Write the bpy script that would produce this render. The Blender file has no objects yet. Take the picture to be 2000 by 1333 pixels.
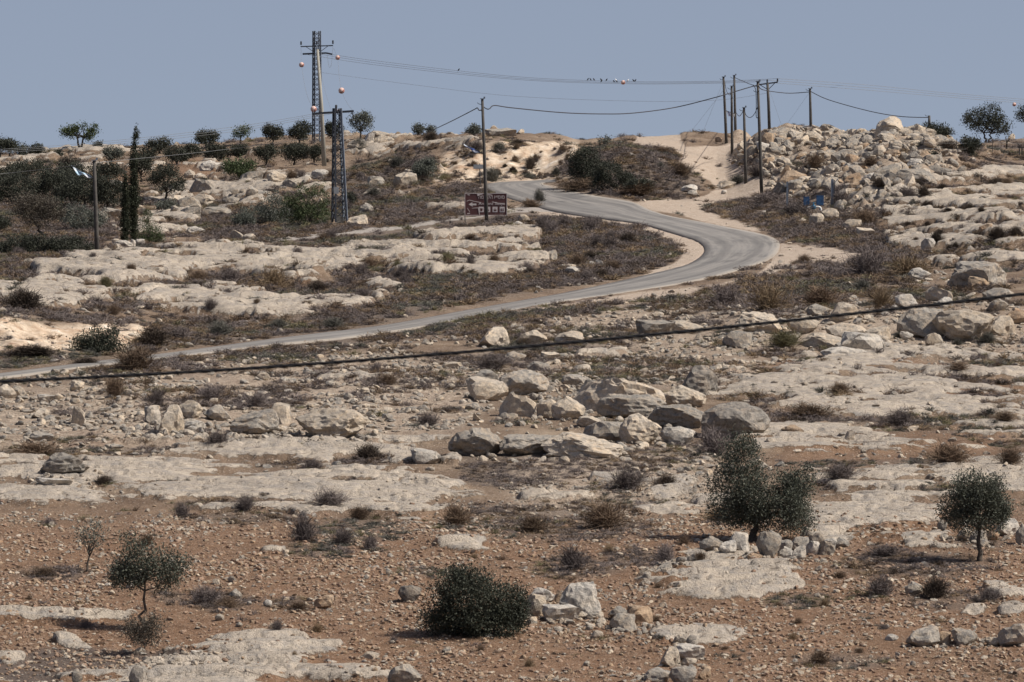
import bpy, math, random
import numpy as np
from mathutils import Vector, Matrix

R = math.radians
rnd = random.Random(7)
SC = bpy.context.scene
COL = SC.collection

# ---------------------------------------------------------------- camera, sky, sun, exposure
F = 11111.0            # focal length in photo pixels (200 mm on a 36 mm, 2000 px wide frame)
PITCH = math.atan((666.5 - 310.0) / F)
cam_d = bpy.data.cameras.new('camera'); cam = bpy.data.objects.new('camera', cam_d); COL.objects.link(cam)
cam_d.lens = 200.0; cam_d.sensor_width = 36.0; cam_d.clip_start = 0.5; cam_d.clip_end = 20000
cam.location = (0, 0, 0); cam.rotation_euler = (R(90) - PITCH, 0, 0)
cam_d.dof.use_dof = True; cam_d.dof.focus_distance = 270; cam_d.dof.aperture_fstop = 9.0
SC.camera = cam

SUN_EL, SUN_AZ = 48.0, 101.0      # azimuth clockwise from +Y (the view direction)
world = bpy.data.worlds.new('World'); SC.world = world; world.use_nodes = True
nt = world.node_tree; nt.nodes.clear()
wo = nt.nodes.new('ShaderNodeOutputWorld'); bg = nt.nodes.new('ShaderNodeBackground')
sky = nt.nodes.new('ShaderNodeTexSky'); sky.sky_type = 'NISHITA'; sky.sun_disc = False
sky.sun_elevation = R(SUN_EL); sky.sun_rotation = R(SUN_AZ)
sky.altitude = 700; sky.air_density = 1.0; sky.dust_density = 2.2; sky.ozone_density = 1.5
tc = nt.nodes.new('ShaderNodeTexCoord'); sep = nt.nodes.new('ShaderNodeSeparateXYZ'); com = nt.nodes.new('ShaderNodeCombineXYZ')
mx = nt.nodes.new('ShaderNodeMath'); mx.operation = 'MAXIMUM'; mx.inputs[1].default_value = 0.0
ma = nt.nodes.new('ShaderNodeMath'); ma.operation = 'MULTIPLY_ADD'; ma.inputs[1].default_value = 0.8; ma.inputs[2].default_value = 0.16
hs = nt.nodes.new('ShaderNodeHueSaturation'); hs.inputs['Saturation'].default_value = 0.70; hs.inputs['Hue'].default_value = 0.513
L = nt.links.new
L(tc.outputs['Generated'], sep.inputs[0]); L(sep.outputs[0], com.inputs[0]); L(sep.outputs[1], com.inputs[1])
L(sep.outputs[2], mx.inputs[0]); L(mx.outputs[0], ma.inputs[0]); L(ma.outputs[0], com.inputs[2])
L(com.outputs[0], sky.inputs[0]); L(sky.outputs[0], hs.inputs['Color']); L(hs.outputs[0], bg.inputs[0]); L(bg.outputs[0], wo.inputs[0])
bg.inputs[1].default_value = 0.072

sd = bpy.data.lights.new('sun', 'SUN'); sd.energy = 4.4; sd.angle = R(0.53); sd.color = (1.0, 0.93, 0.84)
sun = bpy.data.objects.new('sun', sd); COL.objects.link(sun)
sdir = Vector((math.cos(R(SUN_EL)) * math.sin(R(SUN_AZ)), math.cos(R(SUN_EL)) * math.cos(R(SUN_AZ)), math.sin(R(SUN_EL))))
sun.rotation_euler = sdir.to_track_quat('Z', 'Y').to_euler(); sun.location = (40, 200, 80)
SC.view_settings.view_transform = 'Standard'; SC.view_settings.look = 'None'
SC.view_settings.exposure = 0.42; SC.view_settings.gamma = 1.0; SC.view_settings.use_curve_mapping = False
SC.cycles.max_bounces = 5; SC.cycles.transparent_max_bounces = 8

# ---------------------------------------------------------------- noise
def _h(ix, iy, iz, seed):
    n = (ix.astype(np.int64) * 374761393 + iy.astype(np.int64) * 668265263 + iz.astype(np.int64) * 2147483647 * 3 + seed * 974634777) & 0xffffffff
    n = ((n ^ (n >> 13)) * 1274126177) & 0xffffffff
    n = ((n ^ (n >> 16)) * 2246822519) & 0xffffffff
    return ((n ^ (n >> 15)) & 0xffffff) / float(0xffffff)

def vn2(x, y, seed=0):
    x = np.asarray(x, float); y = np.asarray(y, float)
    ix = np.floor(x); iy = np.floor(y); fx = x - ix; fy = y - iy
    fx = fx * fx * (3 - 2 * fx); fy = fy * fy * (3 - 2 * fy)
    z = np.zeros_like(ix)
    a = _h(ix, iy, z, seed); b = _h(ix + 1, iy, z, seed); c = _h(ix, iy + 1, z, seed); d = _h(ix + 1, iy + 1, z, seed)
    return (a * (1 - fx) + b * fx) * (1 - fy) + (c * (1 - fx) + d * fx) * fy

def fbm2(x, y, o=4, seed=0):
    s = 0; a = 0.5; t = 0
    for k in range(o):
        s = s + a * vn2(x, y, seed + k * 17); t += a; a *= 0.5; x = x * 2.03 + 11.3; y = y * 2.03 + 5.7
    return s / t

def vn3(p, seed=0):
    i = np.floor(p); f = p - i; f = f * f * (3 - 2 * f); r = 0
    for dx in (0, 1):
        for dy in (0, 1):
            for dz in (0, 1):
                w = (f[:, 0] if dx else 1 - f[:, 0]) * (f[:, 1] if dy else 1 - f[:, 1]) * (f[:, 2] if dz else 1 - f[:, 2])
                r = r + w * _h(i[:, 0] + dx, i[:, 1] + dy, i[:, 2] + dz, seed)
    return r

def fbm3(p, o=3, seed=0):
    s = 0; a = 0.5; t = 0
    for k in range(o):
        s = s + a * vn3(p, seed + 31 * k); t += a; a *= 0.5; p = p * 2.03 + 3.1
    return s / t

def sstep(a, b, x):
    t = np.clip((x - a) / (b - a), 0, 1); return t * t * (3 - 2 * t)

# ---------------------------------------------------------------- camera geometry: photo pixel <-> ray
cp, sp = math.cos(PITCH), math.sin(PITCH)
def slope_of_row(row):
    v = (666.5 - np.asarray(row, float)) / F
    return (-sp + v * cp) / (cp + v * sp)
def W(px, py, D):
    """world point on the ray through photo pixel (px, py) at depth D metres"""
    v = (666.5 - py) / F; k = cp + v * sp
    return Vector((D * ((px - 1000) / F) / k, D, D * (-sp + v * cp) / k))
def ppm(D): return F / D

# ---------------------------------------------------------------- terrain profile: (depth, row seen) per bearing
ST = {
 -200: [(120,1650),(140,1333),(166,1050),(200,849),(225,755),(240,715),(250,625),(272,597),(290,575),(320,540),(350,512),(380,485),(411,460),(440,432),(480,392),(520,352),(560,325),(600,307),(606,305)],
 0: [(120,1650),(140,1333),(166,1050),(200,849),(225,750),(236,712),(247,620),(270,595),(290,572),(320,535),(350,505),(380,480),(411,455),(440,430),(480,392),(520,350),(560,323),(598,306),(604,304)],
 180: [(120,1650),(140,1333),(166,1050),(200,849),(225,745),(240,702),(254,625),(272,600),(290,578),(320,535),(350,505),(380,480),(411,455),(440,430),(480,390),(520,345),(560,312),(590,298),(596,297)],
 400: [(120,1650),(140,1333),(166,1050),(200,849),(225,746),(245,687),(256,658),(270,632),(290,598),(320,545),(350,505),(380,485),(411,462),(440,435),(480,390),(520,335),(560,295),(585,283),(590,282)],
 550: [(120,1650),(140,1333),(166,1050),(200,849),(225,746),(245,690),(256,660),(270,632),(290,594),(320,542),(350,500),(380,474),(411,450),(440,422),(480,370),(515,315),(550,278),(575,268),(580,267)],
 700: [(120,1650),(140,1333),(166,1050),(200,849),(225,746),(245,690),(256,660),(270,629),(290,590),(320,540),(350,497),(380,468),(411,438),(440,408),(465,375),(500,325),(530,290),(555,270),(570,264)],
 850: [(120,1650),(140,1333),(166,1050),(200,849),(225,746),(245,690),(256,660),(270,627),(290,587),(320,537),(350,495),(380,464),(411,434),(440,403),(460,376),(474,350),(485,312),(500,282),(530,266),(545,262)],
 950: [(120,1650),(140,1333),(166,1050),(200,849),(225,746),(245,690),(256,660),(270,627),(290,587),(320,537),(350,495),(380,462),(411,431),(435,404),(460,371),(472,357),(476,352),(484,285),(500,266),(525,259)],
 1060: [(120,1650),(140,1333),(166,1050),(200,849),(225,746),(245,690),(256,655),(270,622),(290,584),(320,535),(350,495),(380,461),(411,430),(440,396),(460,367),(472,353),(476,350),(484,290),(500,270),(512,264)],
 1120: [(120,1650),(140,1333),(166,1050),(200,849),(225,746),(245,690),(256,655),(270,622),(290,584),(320,535),(350,493),(380,459),(411,427),(440,391),(456,373),(463,360),(470,328),(480,295),(500,280),(515,274)],
 1230: [(120,1650),(140,1333),(166,1050),(200,849),(225,746),(245,690),(256,652),(270,618),(290,580),(320,535),(350,493),(380,458),(411,423),(430,402),(442,387),(448,372),(455,338),(463,305),(475,290),(500,280),(540,267)],
 1330: [(120,1650),(140,1333),(166,1050),(200,849),(225,746),(245,690),(256,650),(270,612),(290,574),(320,532),(350,493),(380,459),(411,424),(430,404),(447,388),(455,360),(466,325),(480,308),(510,286),(540,266),(550,262)],
 1420: [(120,1650),(140,1333),(166,1050),(200,849),(225,746),(245,692),(256,648),(268,610),(288,572),(316,530),(350,492),(380,460),(411,428),(430,408),(447,388),(468,352),(495,318),(520,290),(545,264),(550,261)],
 1500: [(120,1650),(140,1333),(166,1050),(200,849),(225,746),(245,694),(254,645),(264,606),(284,571),(312,530),(350,490),(380,459),(411,427),(428,404),(445,374),(458,330),(472,285),(484,262),(492,252)],
 1750: [(120,1650),(140,1333),(166,1050),(200,849),(225,746),(245,700),(252,648),(258,606),(280,570),(302,540),(330,500),(360,464),(388,428),(404,405),(416,378),(428,338),(442,298),(456,273),(463,266)],
 2000: [(120,1650),(140,1333),(166,1050),(200,849),(225,746),(245,700),(252,648),(259,604),(280,560),(310,510),(340,465),(370,430),(400,398),(425,362),(450,328),(480,294),(510,278),(532,272)],
 2200: [(120,1650),(140,1333),(166,1050),(200,849),(225,746),(245,700),(252,650),(260,610),(280,565),(310,512),(340,467),(370,430),(400,398),(425,362),(450,328),(480,296),(510,281),(540,274)],
}
DD = np.arange(100.0, 760.0, 0.5)
PXS = np.arange(-200.0, 2201.0, 20.0)
_sx = np.array(sorted(ST))
def _prof(lst):
    d = np.array([a for a, b in lst], float); r = np.array([b for a, b in lst], float)
    z = slope_of_row(r) * d
    zz = np.interp(DD, d, z)
    dc, zc = d[-1], z[-1]
    m = DD > dc
    zz[m] = zc - 0.02 * (DD[m] - dc) - 0.00035 * (DD[m] - dc) ** 2
    m = DD < d[0]
    zz[m] = z[0] - (d[0] - DD[m]) * 0.05
    return zz, dc
_pr = [_prof(ST[k]) for k in _sx]
ZST = np.array([p[0] for p in _pr]); DCS = np.array([p[1] for p in _pr])
ZT = np.empty((len(PXS), len(DD)))
for j, px in enumerate(PXS):
    i = int(np.clip(np.searchsorted(_sx, px) - 1, 0, len(_sx) - 2)); t = (px - _sx[i]) / (_sx[i + 1] - _sx[i])
    ts = t * t * (3 - 2 * t)
    ZT[j] = ZST[i] * (1 - ts) + ZST[i + 1] * ts
def _smooth(a, n, ax):
    k = np.hanning(n + 2)[1:-1]; k /= k.sum()
    pad = [(0, 0), (0, 0)]; pad[ax] = (n // 2, n // 2)
    return np.apply_along_axis(lambda v: np.convolve(v, k, 'valid'), ax, np.pad(a, pad, mode='edge'))
ZT = _smooth(ZT, 9, 1); ZT = _smooth(ZT, 5, 0)
# the shape of the crest is uneven
def base_z(px, D):
    """smooth ground height at bearing px (photo column at eye height) and depth D"""
    px = np.clip(np.asarray(px, float), -199.9, 2199.9); D = np.asarray(D, float)
    Dc = np.clip(D, 100.1, 758.9)
    a = (px + 200) / 20.0; i = np.floor(a).astype(int); fa = a - i
    b = (Dc - 100) / 0.5; j = np.floor(b).astype(int); fb = b - j
    z = (ZT[i, j] * (1 - fa) + ZT[i + 1, j] * fa) * (1 - fb) + (ZT[i, j + 1] * (1 - fa) + ZT[i + 1, j + 1] * fa) * fb
    z = np.where(D > 758.9, z - (D - 758.9) * 0.06, z)
    z = np.where(D < 100.1, z + 0 * D, z)
    return z
def row_of(px, D, z=None):
    if z is None: z = base_z(px, D)
    s = z / D; a = np.arctan(s) + PITCH
    return 666.5 - np.tan(a) * F
def D_of(px, py):
    """first depth at which the smooth ground shows at row py (walking away from the camera)"""
    px = float(px); r = row_of(np.full(len(DD), px), DD)
    m = np.minimum.accumulate(r)
    k = np.argmax(m <= py)
    if m[-1] > py and not (m <= py).any():
        return float(DD[int(np.argmin(r))])
    if k == 0: return float(DD[0])
    r0, r1 = m[k - 1], m[k]
    t = (r0 - py) / max(1e-6, (r0 - r1))
    return float(DD[k - 1] + 0.5 * t)
# ---------------------------------------------------------------- masks authored from the photograph (photo pixels), sampled on the ground
RX0, RY0, RS = -220.0, 230.0, 2.0
RW, RH = 1221, 640
_gx, _gy = np.meshgrid(RX0 + RS * np.arange(RW), RY0 + RS * np.arange(RH))
def ell_field(lst):
    f = np.full((RH, RW), -1.0)
    for e in lst:
        cx, cy, rx, ry = e[:4]; an = R(e[4]) if len(e) > 4 else 0.0
        x0 = int(max(0, (cx - 2 * rx - RX0) / RS)); x1 = int(min(RW, (cx + 2 * rx - RX0) / RS + 1))
        ext = 2 * ry + abs(math.sin(an)) * rx * 2
        y0 = int(max(0, (cy - ext - RY0) / RS)); y1 = int(min(RH, (cy + ext - RY0) / RS + 1))
        if x1 <= x0 or y1 <= y0: continue
        X = _gx[y0:y1, x0:x1] - cx; Y = _gy[y0:y1, x0:x1] - cy
        u = X * math.cos(an) - Y * math.sin(an); v = X * math.sin(an) + Y * math.cos(an)
        g = 1 - np.sqrt((u / rx) ** 2 + (v / ry) ** 2)
        f[y0:y1, x0:x1] = np.maximum(f[y0:y1, x0:x1], g)
    return f
def poly_mask(polys, blur=5):
    m = np.zeros((RH, RW), bool)
    for p in polys:
        ins = np.zeros((RH, RW), bool); n = len(p)
        for k in range(n):
            x1, y1 = p[k]; x2, y2 = p[(k + 1) % n]
            if y1 == y2: continue
            c = ((y1 > _gy) != (y2 > _gy)) & (_gx < (x2 - x1) * (_gy - y1) / (y2 - y1) + x1)
            ins ^= c
        m |= ins
    m = m.astype(float)
    if blur > 1:
        k = np.hanning(blur + 2)[1:-1]; k /= k.sum()
        for ax in (0, 1): m = np.apply_along_axis(lambda v: np.convolve(v, k, 'same'), ax, m)
    return m
def rs(raster, px, row):
    a = np.clip((px - RX0) / RS, 0, RW - 1.01); b = np.clip((row - RY0) / RS, 0, RH - 1.01)
    i = a.astype(int); j = b.astype(int); fa = a - i; fb = b - j
    return (raster[j, i] * (1 - fa) + raster[j, i + 1] * fa) * (1 - fb) + (raster[j + 1, i] * (1 - fa) + raster[j + 1, i + 1] * fa) * fb

# bedrock slabs (cx, cy, rx, ry, tilt)
SLABS = [(530,1262,112,24),(470,1308,200,24),(640,1315,130,16,-4),(395,1338,160,16),(110,1203,150,15),(20,1283,42,13),(132,1250,44,9,-12),
 (300,918,280,30),(480,945,330,34),(120,970,150,22),(10,962,55,20),(640,965,240,40),(730,1000,140,24),(760,1012,90,14),(905,1063,62,16,-6),(555,1080,46,8),
 (1430,1128,118,44),(1370,1252,105,20),(1500,1150,60,30),(1840,1192,30,11),(1905,1197,34,12),(1975,1200,30,14),(1960,1160,60,14),
 (1715,1005,185,78),(1640,1030,110,50),(1800,1060,62,36),(1860,1075,90,16),(1300,1003,85,18),(1400,985,60,14),(1105,968,85,12),(1300,966,85,10),(1190,935,62,10),(1030,942,36,11),(1330,940,100,10),(1150,985,60,10),
 (1600,846,175,26),(1560,872,150,16),(1700,865,120,18),(1640,762,260,34),(1850,785,220,32),(1500,765,100,26),(1950,832,110,20),(1700,806,200,14,-3),(1690,717,190,13,-3),(1900,737,130,12),(1790,700,200,9,-3),
 (1740,938,75,16),(1880,938,80,16),(1970,948,60,22),(1950,915,100,16),(1790,958,100,10),(1650,945,50,18),
 (680,738,90,7),(1170,692,90,8),(600,882,200,14),(770,892,60,18),(800,870,120,9),(900,905,40,10),(640,905,150,12),
 (200,535,155,24),(260,552,120,12),(110,578,185,18),(330,590,160,15,-5),(420,612,100,14,-6),(480,600,60,12),(90,600,90,8),(370,545,130,10),(620,505,150,12),(560,522,120,18),(700,500,110,18),(830,510,110,14),(770,492,60,22),(890,468,150,11,2),(1000,465,85,10),(880,488,160,9),(940,528,100,16,4),(1030,520,75,20),(700,603,100,9),(580,618,120,17),(640,481,90,8),(820,535,70,8),(420,500,120,8),(480,478,90,5,6),(400,520,90,10),(330,528,60,12),(650,520,80,16),(540,540,90,10),(740,568,50,8),(780,585,60,8),(640,595,60,6),
 (1850,403,170,13),(1900,430,130,9),(1820,425,110,9),(1950,345,90,10),(1870,460,160,7),(1800,480,90,6),(1940,480,110,7),(1700,470,60,6),(1950,520,90,8),(1960,380,70,7),
 (820,291,90,6),(770,322,70,7,-3),(900,285,60,5),(730,300,40,12),(180,300,90,5),(160,338,50,6,10),(60,318,60,4),(380,300,40,4),(430,330,60,5),(700,350,60,6),(560,345,70,6),(420,370,60,7),(520,365,60,7),(350,430,60,10,8),(400,440,70,8),(460,440,60,6),(300,455,60,6),(860,330,50,5),(800,385,40,6),(860,412,70,5),(960,410,50,4)]
ROCKY = [(350,555,520,90,0.58),(1750,790,420,130,0.52),(500,930,560,70,0.40),(1850,430,260,70,0.62),(1250,960,260,80,0.40),(1780,1000,260,80,0.42),(850,500,350,80,0.52),
 (500,380,260,70,0.5),(750,340,200,80,0.45),(200,330,250,40,0.4),(300,1300,420,40,0.35),(900,720,500,40,0.35),(1930,340,150,40,0.5)]
TRACK = [[(1235,396),(1300,412),(1370,432),(1440,446),(1500,455),(1540,480),(1530,520),(1450,549),(1350,574),(1200,594),(1080,608),(1000,619),(1000,613),(1100,596),(1250,572),(1400,556),(1480,535),(1525,500),(1528,478),(1500,455),(1455,437),(1370,410),(1385,398),(1440,390),(1490,380),(1500,372),(1540,366),(1530,350),(1500,342),(1470,345),(1450,330),(1420,300),(1340,289),(1330,276),(1330,262),(1250,262),(1232,285),(1290,288),(1325,300),(1325,318),(1345,332),(1385,352),(1400,368),(1380,382),(1330,390)],
 [(1400,285),(1450,283),(1455,296),(1415,300),(1340,300),(1330,288)],
 [(1080,405),(1170,422),(1255,434),(1300,446),(1345,462),(1378,482),(1372,502),(1330,526),(1240,547),(1270,530),(1320,512),(1335,495),(1300,468),(1250,445),(1150,432),(1080,425),(1030,412)],
 [(940,363),(985,386),(1050,407),(1090,420),(1040,405),(1000,412),(990,408),(1030,398),(975,382),(930,366)],
 [(1180,389),(1240,395),(1320,386),(1380,392),(1330,420),(1280,412),(1240,400)],
 [(960,348),(1060,352),(1050,356),(960,358)],
 [(1520,480),(1600,478),(1700,500),(1640,520),(1560,510),(1500,540),(1510,500)],
 [(1060,358),(1110,371),(1180,386),(1240,393),(1240,398),(1180,391),(1100,376),(1055,362)]]
SIDEWAY = [[(1060,393),(1085,412),(1050,413),(1000,416),(900,430),(800,445),(700,455),(620,464),(500,476),(430,482),(425,479),(500,471),(620,456),(700,446),(800,437),(900,423),(990,410),(1035,400)]]
CUT = [[(845,355),(850,330),(870,300),(940,285),(1010,275),(1130,275),(1128,300),(1120,345),(1080,352),(900,356)],
 [(-200,690),(-200,625),(0,625),(120,640),(240,625),(300,640),(330,660),(220,690),(60,695)]]
SHINGLE = [[(-200,760),(0,760),(350,735),(620,700),(760,690),(900,720),(980,760),(900,850),(760,870),(560,880),(300,880),(0,870),(-200,880)],
 [(1000,640),(1250,590),(1400,580),(1560,590),(2200,600),(2200,700),(1700,700),(1300,690),(1050,670)],
 [(900,690),(1500,710),(1500,760),(1100,760),(900,740)],[(1000,880),(1400,880),(1420,1000),(1000,990)]]
SCRUB = [[(1040,420),(1250,442),(1335,490),(1270,530),(1080,566),(900,602),(640,650),(420,668),(300,688),(250,690),(260,655),(480,640),(640,625),(760,590),(860,560),(1000,545),(1075,520),(1060,470)],
 [(440,470),(620,450),(740,440),(900,420),(980,412),(1050,400),(1060,440),(960,455),(740,470),(560,490)],
 [(1355,412),(1480,382),(1600,402),(1620,440),(1500,442),(1400,428)],
 [(1072,352),(1115,300),(1200,285),(1250,285),(1330,305),(1370,345),(1370,362),(1330,388),(1200,388),(1100,368)],
 [(1400,600),(1440,560),(1560,540),(1620,500),(1700,490),(1820,530),(1640,585),(1560,610)],
 [(-200,700),(0,690),(200,692),(230,702),(0,722),(-200,730)],
 [(150,712),(330,690),(320,715),(160,735)],[(-200,540),(0,520),(80,540),(0,560)],
 [(1820,600),(1480,440),(1720,420),(1700,440)],[(960,340),(1130,340),(1060,350),(960,354)],
 [(-200,480),(-200,520),(200,505),(190,480)],[(560,420),(800,380),(960,360),(960,400),(720,430)],
 [(640,330),(840,300),(860,345),(700,400)],[(380,420),(640,400),(640,440),(400,470)],
 [(900,880),(1350,880),(1440,830),(1420,890),(1200,930),(900,925)],[(960,1000),(1250,960),(1180,1040),(960,1030)],
 [(650,655),(950,612),(1180,585),(1100,625),(900,650),(600,690),(300,712),(320,700)],
 [(900,715),(1000,650),(1200,640),(1300,660),(1180,690),(1060,700),(960,720)]]
print('masks'); SLABF = ell_field(SLABS)
_rk = np.zeros((RH, RW))
for cx, cy, rx, ry, v in ROCKY: _rk = np.maximum(_rk, v * np.exp(-(((_gx - cx) / rx) ** 2 + ((_gy - cy) / ry) ** 2) * 0.9))
TRACKM = poly_mask(TRACK, 7); SIDEM = poly_mask(SIDEWAY, 3); CUTM = poly_mask(CUT, 9); SHINM = poly_mask(SHINGLE, 31); SCRUBM = poly_mask(SCRUB, 13)
STREAK = [(60,522,100,10),(90,550,120,8),(300,562,160,8),(430,545,95,11),(520,558,70,14),(260,604,120,7),(420,632,130,12),(520,590,95,7),(700,471,170,8),(600,492,110,6),(760,547,120,12),(690,528,80,6),(900,552,130,14),(960,500,70,8),(560,538,60,7),(870,480,110,5),(800,452,130,8),(650,578,140,10),(300,586,90,6),(680,622,190,14),(480,512,80,6),(160,626,130,10),(330,512,90,6),(1000,485,60,6),(860,508,70,5),(200,567,60,5),
 (1850,417,130,5),(1900,447,140,6),(1750,500,120,12),(1860,372,110,6),(1960,402,60,5),(1930,470,70,5),(1820,455,70,6),(1960,330,90,8),(1860,745,80,5),(1700,742,90,5),(1600,822,160,8),(1760,832,95,9),(1900,842,110,7),(1850,905,160,10),(1640,905,130,10),(1500,790,60,6),(1900,775,80,5),(1750,775,50,4),(1980,870,60,8),(1860,960,110,8),
 (700,860,60,6),(560,905,70,6),(330,945,80,4),(680,945,60,5),(120,905,60,6),(560,985,60,7),(240,880,120,8),(820,320,80,5),(720,330,70,8),(600,350,80,6),(470,350,60,8),(430,395,70,8),(540,385,50,8),(350,445,80,6),(880,345,50,10),(420,305,60,8),(250,310,70,5),(110,320,70,5),
 (1560,330,30,12),(1640,372,40,10),(1700,330,24,10),(1480,325,50,12),(1600,300,20,8),(1780,320,30,8),(1690,395,50,10),(900,705,90,14),(480,700,110,8),(410,785,100,16),(225,778,60,14),(1200,702,130,9),(760,760,90,8),(1000,932,130,18),(1090,905,120,14),(1340,880,80,18),(560,795,60,14),(320,795,70,16),(70,885,110,14),(1550,690,120,12),(1350,715,90,8),(880,805,60,8),(1260,905,110,14),(1480,735,60,8),(700,905,70,14),(590,760,80,7),(160,860,90,8),(1010,1000,120,20),(1200,985,140,18),(450,985,120,10),(60,400,170,70),(120,460,110,30),(430,1175,80,22),(700,1030,120,36),(620,1075,90,26),(1120,1030,200,36),(1130,1110,110,28),(1780,1110,200,34),(1850,1175,110,26),(330,1165,40,14),(100,1120,100,18),(1560,1180,90,20),(1650,1290,120,20),(850,1120,80,14),(480,1010,130,14),(1250,1090,80,20),(1900,1070,90,18),(560,1180,60,14)]
SCRUBM = np.maximum(SCRUBM, sstep(-0.05, 0.5, ell_field(STREAK)) * 0.9)
RUBBLE_POLY = [(1440,262),(1500,245),(1600,243),(1700,243),(1790,262),(1870,290),(1870,330),(1800,380),(1740,420),(1640,410),(1560,385),(1500,370),(1500,345),(1400,300)]
RUBM = poly_mask([RUBBLE_POLY], 15)
REDM = np.clip(sstep(960, 1050, _gy) * (1 - 0.0 * _gx), 0, 1)
_red = np.maximum(ell_field([(1850,870,160,45),(1650,895,160,30),(1250,730,400,16),(220,345,70,30),(100,450,80,40),(1900,760,180,20),(560,560,160,12),(1450,715,500,8),(380,330,60,20),(150,860,120,20)]), -1)
REDM = np.maximum(REDM, sstep(-0.1, 0.4, _red) * 0.8)
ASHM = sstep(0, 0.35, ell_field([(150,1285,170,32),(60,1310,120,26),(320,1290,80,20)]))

# ---------------------------------------------------------------- the asphalt road: pairs of edge points (outer edge, inner edge)
ROAD = [((1085,351),(1085,356)),((1040,353.5),(1068,357)),((1000,355),(1062,358)),((965,357.5),(1060,359)),((948,361),(1061,361)),((948,367),(1068,363)),((960,374),(1082,366.5)),((985,384),(1107,372)),((1040,401),(1150,381)),((1085,413),(1195,388)),((1150,424),(1238,396)),((1200,430),(1270,411)),((1250,437),(1310,423)),((1290,448),(1372,434.5)),((1330,460),(1430,446)),((1362,471),(1480,456)),((1376,484),(1512,466)),((1372,498),(1523,479)),((1345,516),(1508,502)),((1300,529),(1452,525)),((1200,552),(1340,552)),((1100,573),(1210,573)),((1000,591),(1088,591)),((900,608.5),(975,611.5)),((750,636),(805,641.5)),((620,652),(665,661)),((500,667),(530,674)),((330,690),(350,696)),((160,710),(175,716)),((0,730),(10,737)),((-200,754),(-195,761))]
def road_rows(pairs, n=10):
    out = []
    def cr(p0, p1, p2, p3, t):
        return tuple(0.5 * ((2 * p1[i]) + (-p0[i] + p2[i]) * t + (2 * p0[i] - 5 * p1[i] + 4 * p2[i] - p3[i]) * t * t + (-p0[i] + 3 * p1[i] - 3 * p2[i] + p3[i]) * t ** 3) for i in (0, 1))
    for k in range(len(pairs) - 1):
        a = pairs[max(0, k - 1)]; b = pairs[k]; c = pairs[k + 1]; d = pairs[min(len(pairs) - 1, k + 2)]
        for s in range(n):
            t = s / n; out.append((cr(a[0], b[0], c[0], d[0], t), cr(a[1], b[1], c[1], d[1], t)))
    out.append(pairs[-1]); return out
_rr = road_rows(ROAD)
def ground_pt(px, py):
    D = D_of(px, py); p = W(px, py, D); pc = 1000 + F * p.x / p.y
    return (p.x, p.y, float(base_z(pc, D)))
ROADE = [(ground_pt(*a), ground_pt(*b)) for a, b in _rr]
_rp = []
for a, b in _rr[::2]:
    _rp.append(a)
for a, b in reversed(_rr[::2]): _rp.append(b)
ROADM = poly_mask([_rp], 3)
ROADN = poly_mask([_rp], 7)

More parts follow.
